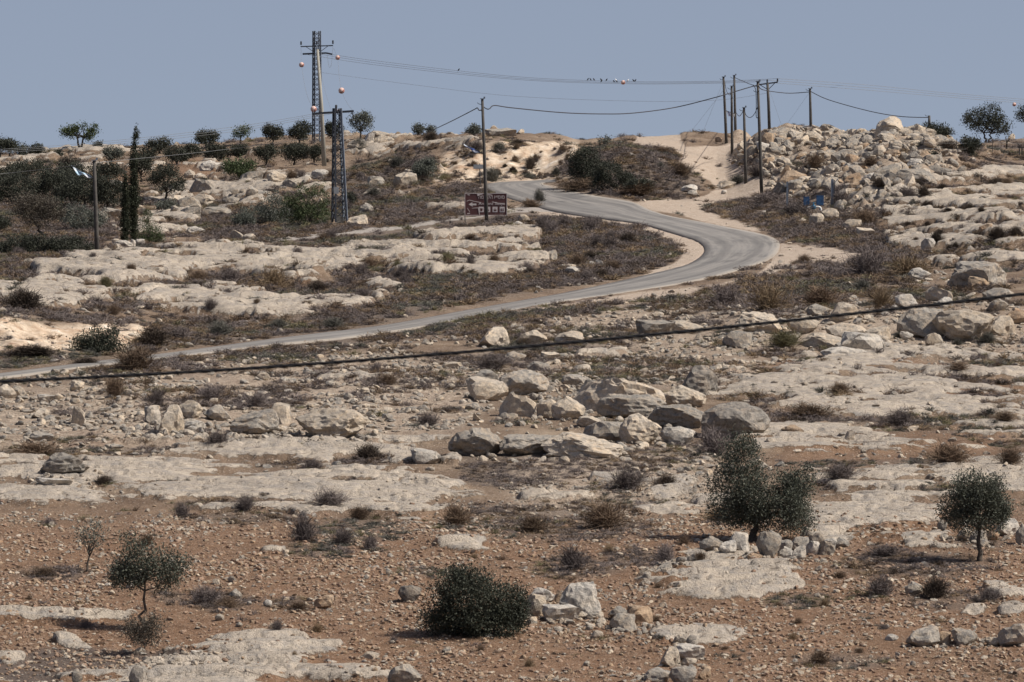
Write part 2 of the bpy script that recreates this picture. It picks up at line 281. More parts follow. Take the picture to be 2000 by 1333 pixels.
# ---------------------------------------------------------------- ground grid
cols = np.concatenate([-180 - np.cumsum(np.geomspace(12, 900, 14))[::-1], np.arange(-180, 2180.1, 4.0), 2180 + np.cumsum(np.geomspace(12, 900, 14))])
drow = [128.0]
while drow[-1] < 620:
    d = drow[-1]; drow.append(d + (0.11 + 0.16 * sstep(150, 210, d) + 0.17 * sstep(210, 420, d) + 0.5 * sstep(560, 600, d)))
rows_d = np.concatenate([[4, 12, 25, 45, 60, 75, 90, 100, 108, 114, 119, 123, 126], np.array(drow), 620 + np.cumsum(np.geomspace(2, 1100, 22))])
NC, NR = len(cols), len(rows_d)
CP, DR = np.meshgrid(cols, rows_d)
XG = DR * (CP - 1000) / F; YG = DR
def micro(px, D, X, row=None):
    """small relief and the surface fields of the ground"""
    Y = D
    zb = base_z(px, D)
    row = row_of(px, D, zb)
    inr = (D > 100)
    road = rs(ROADM, px, row); roadn = rs(ROADN, px, row); trk = rs(TRACKM, px, row); side = rs(SIDEM, px, row)
    cut = rs(CUTM, px, row); shin = rs(SHINM, px, row); rub = rs(RUBM, px, row); scr = rs(SCRUBM, px, row)
    n1 = fbm2(X / 3.2, Y / 4.5, 5, 3); n2 = fbm2(X / 0.9, Y / 1.2, 4, 9); n3 = fbm2(X / 14, Y / 20, 3, 21)
    fa = sstep(225, 290, D); n1 = n1 * (1 - fa) + fa * (0.5 + (fbm2(X / 9.5, Y / 4.0, 5, 203) - 0.5) * 0.95)
    sl = rs(SLABF, px, row); rk = rs(_rk, px, row)
    near = sstep(330, 180, D)
    n4 = fbm2(X / 5.5, Y / 2.2, 4, 33)
    f1 = sl + (n1 - 0.5) * 1.6 + (n2 - 0.5) * 0.6 + (n4 - 0.5) * 1.3
    f2 = (rk - 0.60) * 1.6 + (n1 - 0.5) * 2.2 + (n4 - 0.5) * 1.6 + (n2 - 0.5) * 0.7
    rock = np.maximum(np.where(sl > -0.9, f1, -1), f2)
    clear = np.clip(1 - 1.4 * np.maximum.reduce([roadn, trk * 0.9, side]), 0, 1)
    rock = np.where(clear < 0.6, -0.5, rock) * 1.0
    rock = rock - 1.25 * scr * (rub < 0.5) - 0.6 * cut
    rm = sstep(-0.02, 0.20, rock)
    rm2 = sstep(0.0, 0.9, rock)
    led = fbm2(X / 4.2 + 7, Y / 3.0, 3, 41)
    hgt = rm * (0.09 + 0.12 * sstep(170, 300, D)) + rm2 * (0.05 + 0.12 * sstep(170, 300, D)) * (0.5 + led)
    # layered steps in the bedrock
    st = Y / (2.6 + 3.4 * sstep(200, 330, D)) * 0.8 + fbm2(X / 26, Y / 20, 3, 121) * 8 + fbm2(X / 8, Y / 6, 3, 123) * 1.6 + n1 * 0.5 + X * 0.03; fr = st - np.floor(st)
    lh = fbm2(X / 9, Y / 9, 3, 81)
    hgt = hgt + rm * (0.16 + 0.22 * sstep(220, 320, D)) * (0.4 + 1.2 * lh) * (sstep(0.0, 0.14, fr) - fr)
    # soil and scrub gather in the steps between the ledges
    rock = rock - 0.55 * (1 - sstep(0.0, 0.16, fr) * (1 - sstep(0.86, 1.0, fr))) * sstep(0.42, 0.58, fbm2(X / 3, Y / 6, 3, 83)) * sstep(0.9, 0.2, rock)
    st2 = Y / 1.7 + fbm2(X / 12, Y / 8, 3, 131) * 7 + n1 * 0.5; f2_ = st2 - np.floor(st2)
    hgt = hgt + rm * 0.13 * sstep(230, 300, D) * fbm2(X / 6, Y / 5, 3, 133) * 1.5 * (sstep(0.0, 0.2, f2_) - f2_)
    pit = fbm2(X / 0.35, Y / 0.35, 3, 77)
    hgt = hgt + rm * (-0.09) * sstep(0.60, 0.78, pit)
    ck = np.exp(-((fbm2(X / 2.6 + 3, Y / 3.6, 4, 101) - 0.5) / 0.011) ** 2) + np.exp(-((fbm2(X / 4.4 + 9, Y / 1.9, 4, 103) - 0.5) / 0.010) ** 2)
    ck = np.clip(ck, 0, 1); hgt = hgt - rm * ck * 0.10; rock = rock - 0.45 * ck * (rock < 0.9)
    soil = (fbm2(X / 0.55, Y / 0.6, 4, 5) - 0.5) * 0.10 + (n1 - 0.5) * 0.22 + (n3 - 0.5) * 0.35
    rough = rub * ((fbm2(X / 2.2, Y / 2.2, 4, 61) - 0.4) * 1.7) + cut * ((fbm2(X / 1.1, Y / 4.0, 5, 63) - 0.5) * 0.8) + shin * (fbm2(X / 0.8, Y / 0.8, 4, 65) - 0.5) * 0.28
    crest = sstep(440, 520, D) * (fbm2(X / 3.5, Y / 8.0, 4, 71) - 0.5) * 0.9
    hz = (hgt + soil + rough + crest) * clear - roadn * 0.10 - 0.02 * trk + trk * (fbm2(X / 0.8, Y / 1.1, 3, 90) - 0.5) * 0.10 * (1 - roadn)
    hz = np.where(inr, hz, 0)
    return zb, hz, rock, trk, side, cut, shin, rub, scr, row, roadn
print('grid', NC, NR)
ZB, HZ, ROCKF, TRK, SIDE, CUTF, SHIN, RUB, SCR, ROWG, RDN = micro(CP, DR, XG)
ZG = ZB + HZ
# valley between the camera's hillside and the slope in view
nearz = np.interp(rows_d, [4, 25, 60, 100, 119, 128], [-1.8, -5.5, -13.0, -16.2, -15.9, 0])
for i, d in enumerate(rows_d):
    if d < 120: ZG[i] = nearz[i]
def gz(X, Y):
    """height of the finished ground at a world point"""
    px = 1000 + F * X / Y
    j = int(np.clip(np.searchsorted(rows_d, Y) - 1, 0, NR - 2)); i = int(np.clip(np.searchsorted(cols, px) - 1, 0, NC - 2))
    a = (px - cols[i]) / (cols[i + 1] - cols[i]); b = (Y - rows_d[j]) / (rows_d[j + 1] - rows_d[j])
    return float((ZG[j, i] * (1 - a) + ZG[j, i + 1] * a) * (1 - b) + (ZG[j + 1, i] * (1 - a) + ZG[j + 1, i + 1] * a) * b)
def G(px, py):
    """ground point seen at photo pixel (px, py): x, depth, height of the finished ground"""
    D = D_of(px, py); p = W(px, py, D)
    return Vector((p.x, D, gz(p.x, D)))

# ---------------------------------------------------------------- material helpers
def srgb(r, g, b):
    f = lambda c: (c / 255 / 12.92) if c / 255 <= 0.04045 else ((c / 255 + 0.055) / 1.055) ** 2.4
    return (f(r), f(g), f(b), 1)
class NT:
    def __init__(s, name, rough=0.95):
        s.m = bpy.data.materials.new(name); s.m.use_nodes = True; s.t = s.m.node_tree
        s.b = s.t.nodes['Principled BSDF']; s.b.inputs['Roughness'].default_value = rough
        s.b.inputs['Specular IOR Level'].default_value = 0.15
        s.geo = s.n('ShaderNodeNewGeometry'); s.tc = s.n('ShaderNodeTexCoord')
    def n(s, t, **k):
        x = s.t.nodes.new(t)
        for a, b in k.items(): setattr(x, a, b)
        return x
    def l(s, a, b): s.t.links.new(a, b)
    def noise(s, scale, detail=4, rough=0.6, vec=None, dist=0.0):
        x = s.n('ShaderNodeTexNoise'); x.inputs['Scale'].default_value = scale; x.inputs['Detail'].default_value = detail
        x.inputs['Roughness'].default_value = rough; x.inputs['Distortion'].default_value = dist
        s.l(vec or s.tc.outputs['Object'], x.inputs['Vector']); return x.outputs[0]
    def vor(s, scale, vec=None, feat='F1', out=0):
        x = s.n('ShaderNodeTexVoronoi'); x.feature = feat; x.inputs['Scale'].default_value = scale
        s.l(vec or s.tc.outputs['Object'], x.inputs['Vector']); return x.outputs[out]
    def ramp(s, fac, stops, interp='LINEAR'):
        x = s.n('ShaderNodeValToRGB'); e = x.color_ramp.elements; x.color_ramp.interpolation = interp
        while len(e) < len(stops): e.new(0.5)
        for q, (p, c) in zip(e, stops):
            q.position = p; q.color = c if not isinstance(c, (int, float)) else (c, c, c, 1)
        s.l(fac, x.inputs[0]); return x.outputs[0]
    def mix(s, fac, a, b, mode='MIX'):
        x = s.n('ShaderNodeMix'); x.data_type = 'RGBA'; x.blend_type = mode
        for v, i in ((fac, 0), (a, 6), (b, 7)):
            if hasattr(v, 'type') and hasattr(v, 'links'): s.l(v, x.inputs[i])
            else: x.inputs[i].default_value = v
        return x.outputs[2]
    def math(s, op, a, b=None, c=None, clamp=False):
        x = s.n('ShaderNodeMath'); x.operation = op; x.use_clamp = clamp
        for v, i in ((a, 0), (b, 1), (c, 2)):
            if v is None: continue
            if hasattr(v, 'links'): s.l(v, x.inputs[i])
            else: x.inputs[i].default_value = v
        return x.outputs[0]
    def attr(s, name):
        x = s.n('ShaderNodeAttribute'); x.attribute_name = name; return x.outputs['Fac']
    def bump(s, h, strength=0.5, dist=0.05, normal=None):
        x = s.n('ShaderNodeBump'); x.inputs['Strength'].default_value = strength; x.inputs['Distance'].default_value = dist
        s.l(h, x.inputs['Height'])
        if normal is not None: s.l(normal, x.inputs['Normal'])
        return x.outputs[0]
    def done(s, col, normal=None, rough=None):
        if hasattr(col, 'links'): s.l(col, s.b.inputs['Base Color'])
        else: s.b.inputs['Base Color'].default_value = col
        if normal is not None: s.l(normal, s.b.inputs['Normal'])
        if rough is not None: s.l(rough, s.b.inputs['Roughness'])
        return s.m

def mat_ground():
    s = NT('ground_soil_and_limestone')
    rock, trk, side, cut, shin, red, ash, scr = [s.attr(k) for k in ('rock', 'track', 'side', 'cut', 'shingle', 'red', 'ash', 'scrub')]
    nb = s.noise(0.35, 6, 0.65); nm = s.noise(2.2, 6, 0.7); nf = s.noise(9, 5, 0.75); nff = s.noise(34, 3, 0.8)
    soil = s.ramp(nb, [(0.3, (0.115, 0.076, 0.052, 1)), (0.5, (0.175, 0.124, 0.086, 1)), (0.7, (0.275, 0.210, 0.150, 1))])
    redc = s.ramp(nm, [(0.25, (0.115, 0.064, 0.038, 1)), (0.5, (0.182, 0.108, 0.066, 1)), (0.75, (0.260, 0.170, 0.112, 1))])
    rf = s.math('MULTIPLY', red, s.ramp(nb, [(0.30, 0.55), (0.55, 1.0)]))
    c = s.mix(rf, soil, redc)
    c = s.mix(s.math('MULTIPLY', scr, 0.75), c, (0.125, 0.100, 0.082, 1))
    # small stones lying in the soil
    v = s.vor(7.0); v2 = s.vor(17.0); vc = s.vor(7.0, out=1)
    st = s.math('MAXIMUM', s.ramp(v, [(0.16, 1.0), (0.30, 0.0)]), s.math('MULTIPLY', s.ramp(v2, [(0.16, 1.0), (0.34, 0.0)]), 0.8))
    stn = s.ramp(s.noise(0.9, 4, 0.6), [(0.30, 0.25), (0.62, 1.0)])
    st = s.math('MULTIPLY', st, stn)
    c = s.mix(st, c, s.mix(s.math('MULTIPLY', red, 0.6), (0.40, 0.33, 0.26, 1), (0.42, 0.30, 0.21, 1)))
    # pale shingle, dirt track, verge
    shc = s.ramp(nf, [(0.30, (0.19, 0.145, 0.11, 1)), (0.50, (0.37, 0.30, 0.235, 1)), (0.68, (0.52, 0.44, 0.35, 1))])
    c = s.mix(s.math('MULTIPLY', shin, s.ramp(nm, [(0.35, 0.25), (0.6, 0.95)])), c, shc)
    trc = s.ramp(nf, [(0.30, (0.27, 0.215, 0.165, 1)), (0.48, (0.43, 0.355, 0.285, 1)), (0.72, (0.57, 0.48, 0.395, 1))])
    trc = s.mix(s.ramp(nm, [(0.38, 0.75), (0.58, 0.0)]), trc, (0.34, 0.26, 0.195, 1))
    c = s.mix(s.ramp(s.math('ADD', trk, s.math('MULTIPLY', s.math('SUBTRACT', nm, 0.5), 0.9)), [(0.35, 0.0), (0.6, 1.0)]), c, trc)
    sdc = s.ramp(nf, [(0.3, (0.28, 0.25, 0.22, 1)), (0.7, (0.40, 0.36, 0.32, 1))])
    c = s.mix(s.ramp(s.math('ADD', side, s.math('MULTIPLY', s.math('SUBTRACT', nm, 0.5), 0.5)), [(0.3, 0.0), (0.5, 1.0)]), c, sdc)
    cutc = s.ramp(s.noise(0.8, 6, 0.7), [(0.32, (0.36, 0.23, 0.15, 1)), (0.45, (0.52, 0.40, 0.29, 1)), (0.58, (0.66, 0.55, 0.425, 1)), (0.70, (0.80, 0.75, 0.68, 1))])
    c = s.mix(s.math('MULTIPLY', cut, s.ramp(nm, [(0.3, 0.45), (0.5, 1.0)])), c, cutc)
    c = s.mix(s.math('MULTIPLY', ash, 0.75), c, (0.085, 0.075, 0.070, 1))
    # bedrock
    rv = s.math('ADD', rock, s.math('MULTIPLY', s.math('SUBTRACT', nf, 0.5), 0.30))
    rv = s.math('ADD', rv, s.math('MULTIPLY', s.math('SUBTRACT', nm, 0.5), 0.35))
    rmask = s.ramp(rv, [(0.06, 0.0), (0.11, 1.0)])
    rc = s.ramp(s.noise(0.7, 7, 0.72), [(0.30, (0.265, 0.228, 0.188, 1)), (0.47, (0.385, 0.33, 0.268, 1)), (0.66, (0.48, 0.41, 0.328, 1))])
    lich = s.ramp(s.noise(1.6, 7, 0.8), [(0.47, 0.0), (0.60, 0.75)])
    rc = s.mix(lich, rc, (0.27, 0.25, 0.228, 1))
    crk = s.ramp(s.vor(0.55, vec=None, feat='DISTANCE_TO_EDGE'), [(0.0, 1.0), (0.018, 0.0)])
    crk = s.math('MULTIPLY', crk, s.ramp(nb, [(0.5, 0.0), (0.56, 1.0)]))
    rc = s.mix(s.math('MULTIPLY', crk, 0.8), rc, (0.12, 0.095, 0.075, 1))
    pits = s.ramp(s.noise(5.5, 6, 0.8), [(0.585, 0.0), (0.65, 0.85)])
    rc = s.mix(pits, rc, (0.19, 0.155, 0.125, 1))
    sp_ = s.ramp(nff, [(0.35, 0.78), (0.6, 1.12)])
    rc = s.mix(1.0, rc, sp_, 'MULTIPLY')
    c = s.mix(rmask, c, rc)
    var = s.ramp(nff, [(0.3, 0.82), (0.65, 1.12)])
    c = s.mix(0.6, c, var, 'MULTIPLY')
    h = s.math('ADD', s.math('MULTIPLY', nf, 0.6), s.math('MULTIPLY', nff, 0.25))
    h = s.math('ADD', h, s.math('MULTIPLY', st, 0.35)); h = s.math('ADD', h, s.math('MULTIPLY', nm, 0.8))
    h = s.math('ADD', h, s.math('MULTIPLY', rmask, 0.5)); h = s.math('SUBTRACT', h, s.math('MULTIPLY', pits, 0.5))
    return s.done(c, s.bump(h, 0.9, 0.10))

# ---------------------------------------------------------------- object helpers
def link(o, parent=None):
    COL.objects.link(o)
    if parent is not None: o.parent = parent
    return o
def tag(o, label=None, cat=None, group=None, kind=None):
    if label: o['label'] = label
    if cat: o['category'] = cat
    if group: o['group'] = group
    if kind: o['kind'] = kind
    return o
def empty(name, loc, rz=0.0):
    o = bpy.data.objects.new(name, None); o.location = loc; o.rotation_euler = (0, 0, rz); o.empty_display_size = 0.2; return link(o)
def mesh_np(name, V, Fq, mat=None, smooth=True):
    V = np.asarray(V, np.float32); me = bpy.data.meshes.new(name)
    Fq = np.asarray(Fq, np.int32)
    me.vertices.add(len(V)); me.vertices.foreach_set('co', V.ravel())
    k = Fq.shape[1]; me.loops.add(Fq.size); me.loops.foreach_set('vertex_index', Fq.ravel())
    me.polygons.add(len(Fq)); me.polygons.foreach_set('loop_start', np.arange(0, Fq.size, k, dtype=np.int32)); me.polygons.foreach_set('loop_total', np.full(len(Fq), k, np.int32))
    me.update(calc_edges=True)
    me.polygons.foreach_set('use_smooth', np.full(len(Fq), smooth))
    if mat: me.materials.append(mat)
    return me
class MB:
    def __init__(s): s.v = []; s.f = []; s.mi = []; s.cur = 0
    def face(s, *idx): s.f.append(idx); s.mi.append(s.cur)
    def box(s, c, d, rot=None):
        n = len(s.v)
        for x in (-.5, .5):
            for y in (-.5, .5):
                for z in (-.5, .5):
                    p = Vector((x * d[0], y * d[1], z * d[2]))
                    if rot is not None: p = rot @ p
                    s.v.append(tuple(p + Vector(c)))
        for q in ((0, 1, 3, 2), (4, 6, 7, 5), (0, 4, 5, 1), (2, 3, 7, 6), (0, 2, 6, 4), (1, 5, 7, 3)): s.face(*[n + i for i in q])
        return s
    def bar(s, a, b, w, h=None):
        a = Vector(a); b = Vector(b); d = b - a
        return s.box((a + b) / 2, (w, h or w, d.length), d.to_track_quat('Z', 'Y').to_matrix())
    def tube(s, pts, rad, n=8, cap=True):
        pts = [Vector(p) for p in pts]; m = len(pts)
        if not hasattr(rad, '__len__'): rad = [rad] * m
        base = len(s.v); ref = None
        for i, p in enumerate(pts):
            t = (pts[min(m - 1, i + 1)] - pts[max(0, i - 1)])
            if t.length < 1e-9: t = Vector((0, 0, 1))
            t.normalize()
            if ref is None: ref = Vector((1, 0, 0)) if abs(t.x) < 0.8 else Vector((0, 1, 0))
            u = (ref - t * ref.dot(t)); u.normalize(); w = t.cross(u); ref = u
            for k in range(n):
                a = 2 * math.pi * k / n; s.v.append(tuple(p + (u * math.cos(a) + w * math.sin(a)) * rad[i]))
        for i in range(m - 1):
            for k in range(n):
                a = base + i * n + k; b = base + i * n + (k + 1) % n; s.face(a, b, b + n, a + n)
        if cap: s.face(*[base + k for k in reversed(range(n))]); s.face(*[base + (m - 1) * n + k for k in range(n)])
        return s
    def lathe(s, prof, c=(0, 0, 0), n=12, axis=None):
        base = len(s.v); c = Vector(c)
        for r, z in prof:
            for k in range(n):
                a = 2 * math.pi * k / n; p = Vector((r * math.cos(a), r * math.sin(a), z))
                if axis is not None: p = axis @ p
                s.v.append(tuple(c + p))
        for i in range(len(prof) - 1):
            for k in range(n):
                a = base + i * n + k; b = base + i * n + (k + 1) % n; s.face(a, b, b + n, a + n)
        return s
    def obj(s, name, mats, parent=None, smooth=False):
        me = bpy.data.meshes.new(name); me.from_pydata([tuple(v) for v in s.v], [], s.f); me.update()
        if not isinstance(mats, (list, tuple)): mats = [mats]
        for m in mats: me.materials.append(m)
        if max(s.mi, default=0) > 0: me.polygons.foreach_set('material_index', s.mi)
        if smooth: me.polygons.foreach_set('use_smooth', [True] * len(me.polygons))
        return link(bpy.data.objects.new(name, me), parent)

# ---------------------------------------------------------------- ground sheet
idx = np.arange(NR * NC).reshape(NR, NC)
Fg = np.stack([idx[:-1, :-1], idx[:-1, 1:], idx[1:, 1:], idx[1:, :-1]], -1).reshape(-1, 4)
me = mesh_np('ground', np.stack([XG, YG, ZG], -1).reshape(-1, 3), Fg, mat_ground())
row = ROWG
ATT = dict(rock=ROCKF * 1.0, track=TRK, side=SIDE, cut=CUTF, shingle=np.maximum(SHIN, RUB * 0.8), red=rs(REDM, CP, row), ash=rs(ASHM, CP, row), scrub=SCR)
for k, a in ATT.items():
    at = me.attributes.new(k, 'FLOAT', 'POINT'); at.data.foreach_set('value', np.ascontiguousarray(a, np.float32).ravel())
tag(link(bpy.data.objects.new('ground', me)), kind='structure')

# ---------------------------------------------------------------- asphalt road
def mat_road():
    s = NT('worn_asphalt', 0.85)
    uv = s.n('ShaderNodeUVMap'); sep = s.n('ShaderNodeSeparateXYZ'); s.l(uv.outputs[0], sep.inputs[0]); u = sep.outputs[0]
    base = s.ramp(s.noise(0.35, 6, 0.6), [(0.3, (0.150, 0.143, 0.136, 1)), (0.7, (0.205, 0.196, 0.184, 1))])
    mp = s.n('ShaderNodeMapping'); mp.inputs['Scale'].default_value = (14, 0.35, 1); s.l(uv.outputs[0], mp.inputs[0])
    stk = s.noise(1.0, 5, 0.6, vec=mp.outputs[0])
    pt = s.noise(0.11, 3, 0.5); base = s.mix(s.ramp(pt, [(0.50, 0.0), (0.52, 0.55)]), base, (0.115, 0.11, 0.105, 1))
    base = s.mix(s.ramp(stk, [(0.38, 0.0), (0.60, 0.8)]), base, (0.26, 0.242, 0.22, 1))
    wh = s.math('ADD', s.math('ABSOLUTE', s.math('SUBTRACT', s.math('ABSOLUTE', s.math('SUBTRACT', u, 0.5)), 0.22)), 0)
    base = s.mix(s.ramp(wh, [(0.02, 0.55), (0.10, 0.0)]), base, (0.12, 0.115, 0.11, 1))
    ed = s.math('ABSOLUTE', s.math('SUBTRACT', u, 0.5))
    ed = s.math('ADD', ed, s.math('MULTIPLY', s.math('SUBTRACT', s.noise(1.2, 5, 0.7), 0.5), 0.16))
    base = s.mix(s.ramp(ed, [(0.43, 0.0), (0.50, 0.6)]), base, (0.30, 0.26, 0.215, 1))
    ck = s.ramp(s.vor(0.16, feat='DISTANCE_TO_EDGE'), [(0.0, 0.8), (0.004, 0.0)])
    base = s.mix(ck, base, (0.07, 0.065, 0.06, 1))
    base = s.mix(1.0, base, s.ramp(s.noise(30, 2, 0.7), [(0.3, 0.86), (0.7, 1.1)]), 'MULTIPLY')
    return s.done(base, s.bump(s.noise(25, 3, 0.7), 0.4, 0.02))
NW = 9
rv, uvs = [], []
dist = 0; prev = None
nsm = []
for a, b in ROADE:
    a = Vector(a); b = Vector(b); c = (a + b) / 2
    if prev is not None: dist += (c - prev).length
    prev = c
    for k in range(-1, NW + 1):
        t = min(1, max(0, k / (NW - 1)))
        p = a.lerp(b, t); pc = 1000 + F * p.x / p.y
        j = 0.10 * (rnd.random() - 0.5) if t in (0, 1) else 0
        d_ = (b - a).normalized() * j
        z = float(base_z(pc, p.y)) + 0.02 + 0.03 * (1 - (2 * t - 1) ** 2)
        if k in (-1, NW): z -= 0.22; p = p + (b - a).normalized() * (-0.06 if k < 0 else 0.06)
        rv.append((p.x + d_.x, p.y + d_.y, z)); uvs.append((t, dist / 4.3))
M = NW + 2; NRr = len(ROADE)
# smooth the running height of the carriageway
zz = np.array([v[2] for v in rv]).reshape(NRr, M); zz = _smooth(zz, 5, 0)
rv = [(v[0], v[1], float(z)) for v, z in zip(rv, zz.ravel())]
fr = [(i * M + k, i * M + k + 1, (i + 1) * M + k + 1, (i + 1) * M + k) for i in range(NRr - 1) for k in range(M - 1)]
me = mesh_np('road', rv, fr, mat_road())
ul = me.uv_layers.new(name='UVMap'); li = np.array([l.vertex_index for l in me.loops]); ul.data.foreach_set('uv', np.array(uvs, np.float32)[li].ravel())
tag(link(bpy.data.objects.new('road', me)), kind='structure')
# ---------------------------------------------------------------- rocks
def mat_rock(name, top, body, warm, dark):
    s = NT(name)
    oi = s.n('ShaderNodeObjectInfo'); rn = oi.outputs['Random']
    co = s.n('ShaderNodeVectorMath'); co.operation = 'ADD'; s.l(s.geo.outputs['Position'], co.inputs[0])
    v = co.outputs[0]
    a = s.noise(1.3, 6, 0.7, vec=v); b = s.noise(6.0, 6, 0.75, vec=v); c = s.noise(28, 3, 0.8, vec=v)
    col = s.ramp(a, [(0.30, warm), (0.52, body), (0.70, top)])
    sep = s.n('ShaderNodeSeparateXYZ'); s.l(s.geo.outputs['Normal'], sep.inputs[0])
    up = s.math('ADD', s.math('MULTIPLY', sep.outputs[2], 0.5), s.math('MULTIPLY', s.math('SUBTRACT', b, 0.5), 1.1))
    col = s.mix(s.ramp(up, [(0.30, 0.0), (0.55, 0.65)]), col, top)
    col = s.mix(s.ramp(b, [(0.47, 0.0), (0.62, 0.85)]), col, dark)
    col = s.mix(1.0, col, s.ramp(c, [(0.3, 0.78), (0.65, 1.12)]), 'MULTIPLY')
    col = s.mix(1.0, col, s.ramp(rn, [(0.0, 0.84), (1.0, 1.08)]), 'MULTIPLY')
    h = s.math('ADD', s.math('MULTIPLY', b, 0.9), s.math('MULTIPLY', c, 0.35))
    h = s.math('ADD', h, s.math('MULTIPLY', s.vor(3.0, vec=v, feat='DISTANCE_TO_EDGE'), 0.5))
    return s.done(col, s.bump(h, 0.9, 0.09))
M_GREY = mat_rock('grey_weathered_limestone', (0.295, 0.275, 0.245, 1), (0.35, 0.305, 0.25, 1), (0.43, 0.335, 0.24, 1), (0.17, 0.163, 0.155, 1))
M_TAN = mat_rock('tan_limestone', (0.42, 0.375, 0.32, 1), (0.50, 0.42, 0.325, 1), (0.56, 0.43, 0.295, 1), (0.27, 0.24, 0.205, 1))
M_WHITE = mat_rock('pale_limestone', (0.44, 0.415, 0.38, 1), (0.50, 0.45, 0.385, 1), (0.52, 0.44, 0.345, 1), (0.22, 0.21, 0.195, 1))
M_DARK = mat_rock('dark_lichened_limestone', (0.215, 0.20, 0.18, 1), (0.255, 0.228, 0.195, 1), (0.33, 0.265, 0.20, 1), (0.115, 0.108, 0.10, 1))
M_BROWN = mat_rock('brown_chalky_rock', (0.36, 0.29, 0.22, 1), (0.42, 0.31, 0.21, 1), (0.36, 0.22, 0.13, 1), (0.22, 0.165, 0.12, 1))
TONE = dict(g=M_GREY, t=M_TAN, w=M_WHITE, d=M_DARK, b=M_BROWN)

def ico(sub):
    import bmesh
    bm = bmesh.new(); bmesh.ops.create_icosphere(bm, subdivisions=sub, radius=1)
    V = np.array([v.co[:] for v in bm.verts]); Fi = np.array([[v.index for v in f.verts] for f in bm.faces]); bm.free(); return V, Fi
ICO = {k: ico(k) for k in (2, 3, 4)}
def rock_mesh(name, sub, seed, style='block'):
    V, Fi = ICO[sub]; V = V.copy(); rg = np.random.RandomState(seed)
    V *= np.array([1, 0.85, 0.9])
    if style == 'block': nc, lo, hi = 12, 0.36, 0.72
    elif style == 'round': nc, lo, hi = 12, 0.58, 0.86
    elif style == 'slab': nc, lo, hi = 11, 0.45, 0.8
    else: nc, lo, hi = 14, 0.28, 0.66
    for k in range(nc):
        n = rg.normal(size=3); n /= np.linalg.norm(n); d = rg.uniform(lo, hi)
        if style == 'slab' and k == 0: n = np.array([rg.uniform(-.15, .15), rg.uniform(-.3, -.05), 1.0]); n /= np.linalg.norm(n); d = 0.42
        q = V @ n; m = q > d
        V[m] -= np.outer((q[m] - d) * 0.94, n)
    nr = V / np.linalg.norm(V, axis=1)[:, None]
    off = rg.uniform(0, 50, 3)
    sc = 0.5 * np.ptp(V, axis=0).mean()
    V += nr * sc * ((fbm3(V / sc * 1.3 + off, 3, seed) - 0.5) * 0.26)[:, None]
    V += nr * sc * ((0.5 - np.abs(fbm3(V / sc * 2.6 + off, 3, seed + 5) - 0.5) * 4) * (0.14 if style != 'round' else 0.12))[:, None]
    V += nr * sc * ((fbm3(V / sc * 8.0 + off, 2, seed + 9) - 0.5) * (0.13 if sub > 2 else 0.05))[:, None]
    mn, mx_ = V.min(0), V.max(0)
    V = (V - (mn + mx_) / 2) / (mx_ - mn)
    return mesh_np(name, V, Fi, None, False)
STY = ['block', 'round', 'slab', 'shard']
_rc = {}
def get_rock(style, k, tone, sub):
    key = (style, k, tone, sub)
    if key not in _rc:
        bk = (style, k, sub)
        if bk not in _rc: _rc[bk] = rock_mesh('boulder', sub, STY.index(style) * 100 + k * 7 + 3, style)
        me = _rc[bk] if not len(_rc[bk].materials) else _rc[bk].copy()
        me.materials.clear()
        me.materials.append(TONE[tone]); _rc[key] = me
    return _rc[key]
NB = 0
def boulder(px, pyb, w, h, tone, style, label, group=None, tilt=0.0, sink=0.16, name='boulder', cat='boulder', D=None, yaw=None, dz=0.0, depth=0.85):
    """boulder whose visible front foot is at photo pixel (px, pyb), w x h photo pixels"""
    global NB; NB += 1
    if D is None: D = D_of(px, pyb)
    s = D / F; W_, H_ = w * s, h * s / (1 - sink)
    dep = W_ * depth if W_ < 2.2 * H_ else W_ * 0.6
    Dc = D + dep * 0.32
    x = W(px, pyb, D).x * Dc / D
    z0 = min(gz(x + W_ * q * 0.28, Dc - dep * 0.25) for q in (-1, 0, 1)) if dz == 0 else gz(x, Dc)
    sub = 4 if w * h > 4200 else (3 if w * h > 500 else 2)
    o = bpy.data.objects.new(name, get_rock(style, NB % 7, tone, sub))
    o.scale = (W_, dep, H_); o.rotation_euler = (rnd.uniform(-.08, .08), tilt, rnd.uniform(-0.25, 0.25) if yaw is None else yaw)
    o.location = (x, Dc, z0 + H_ * (0.5 - sink) + dz)
    link(o); tag(o, label, cat, group); return o

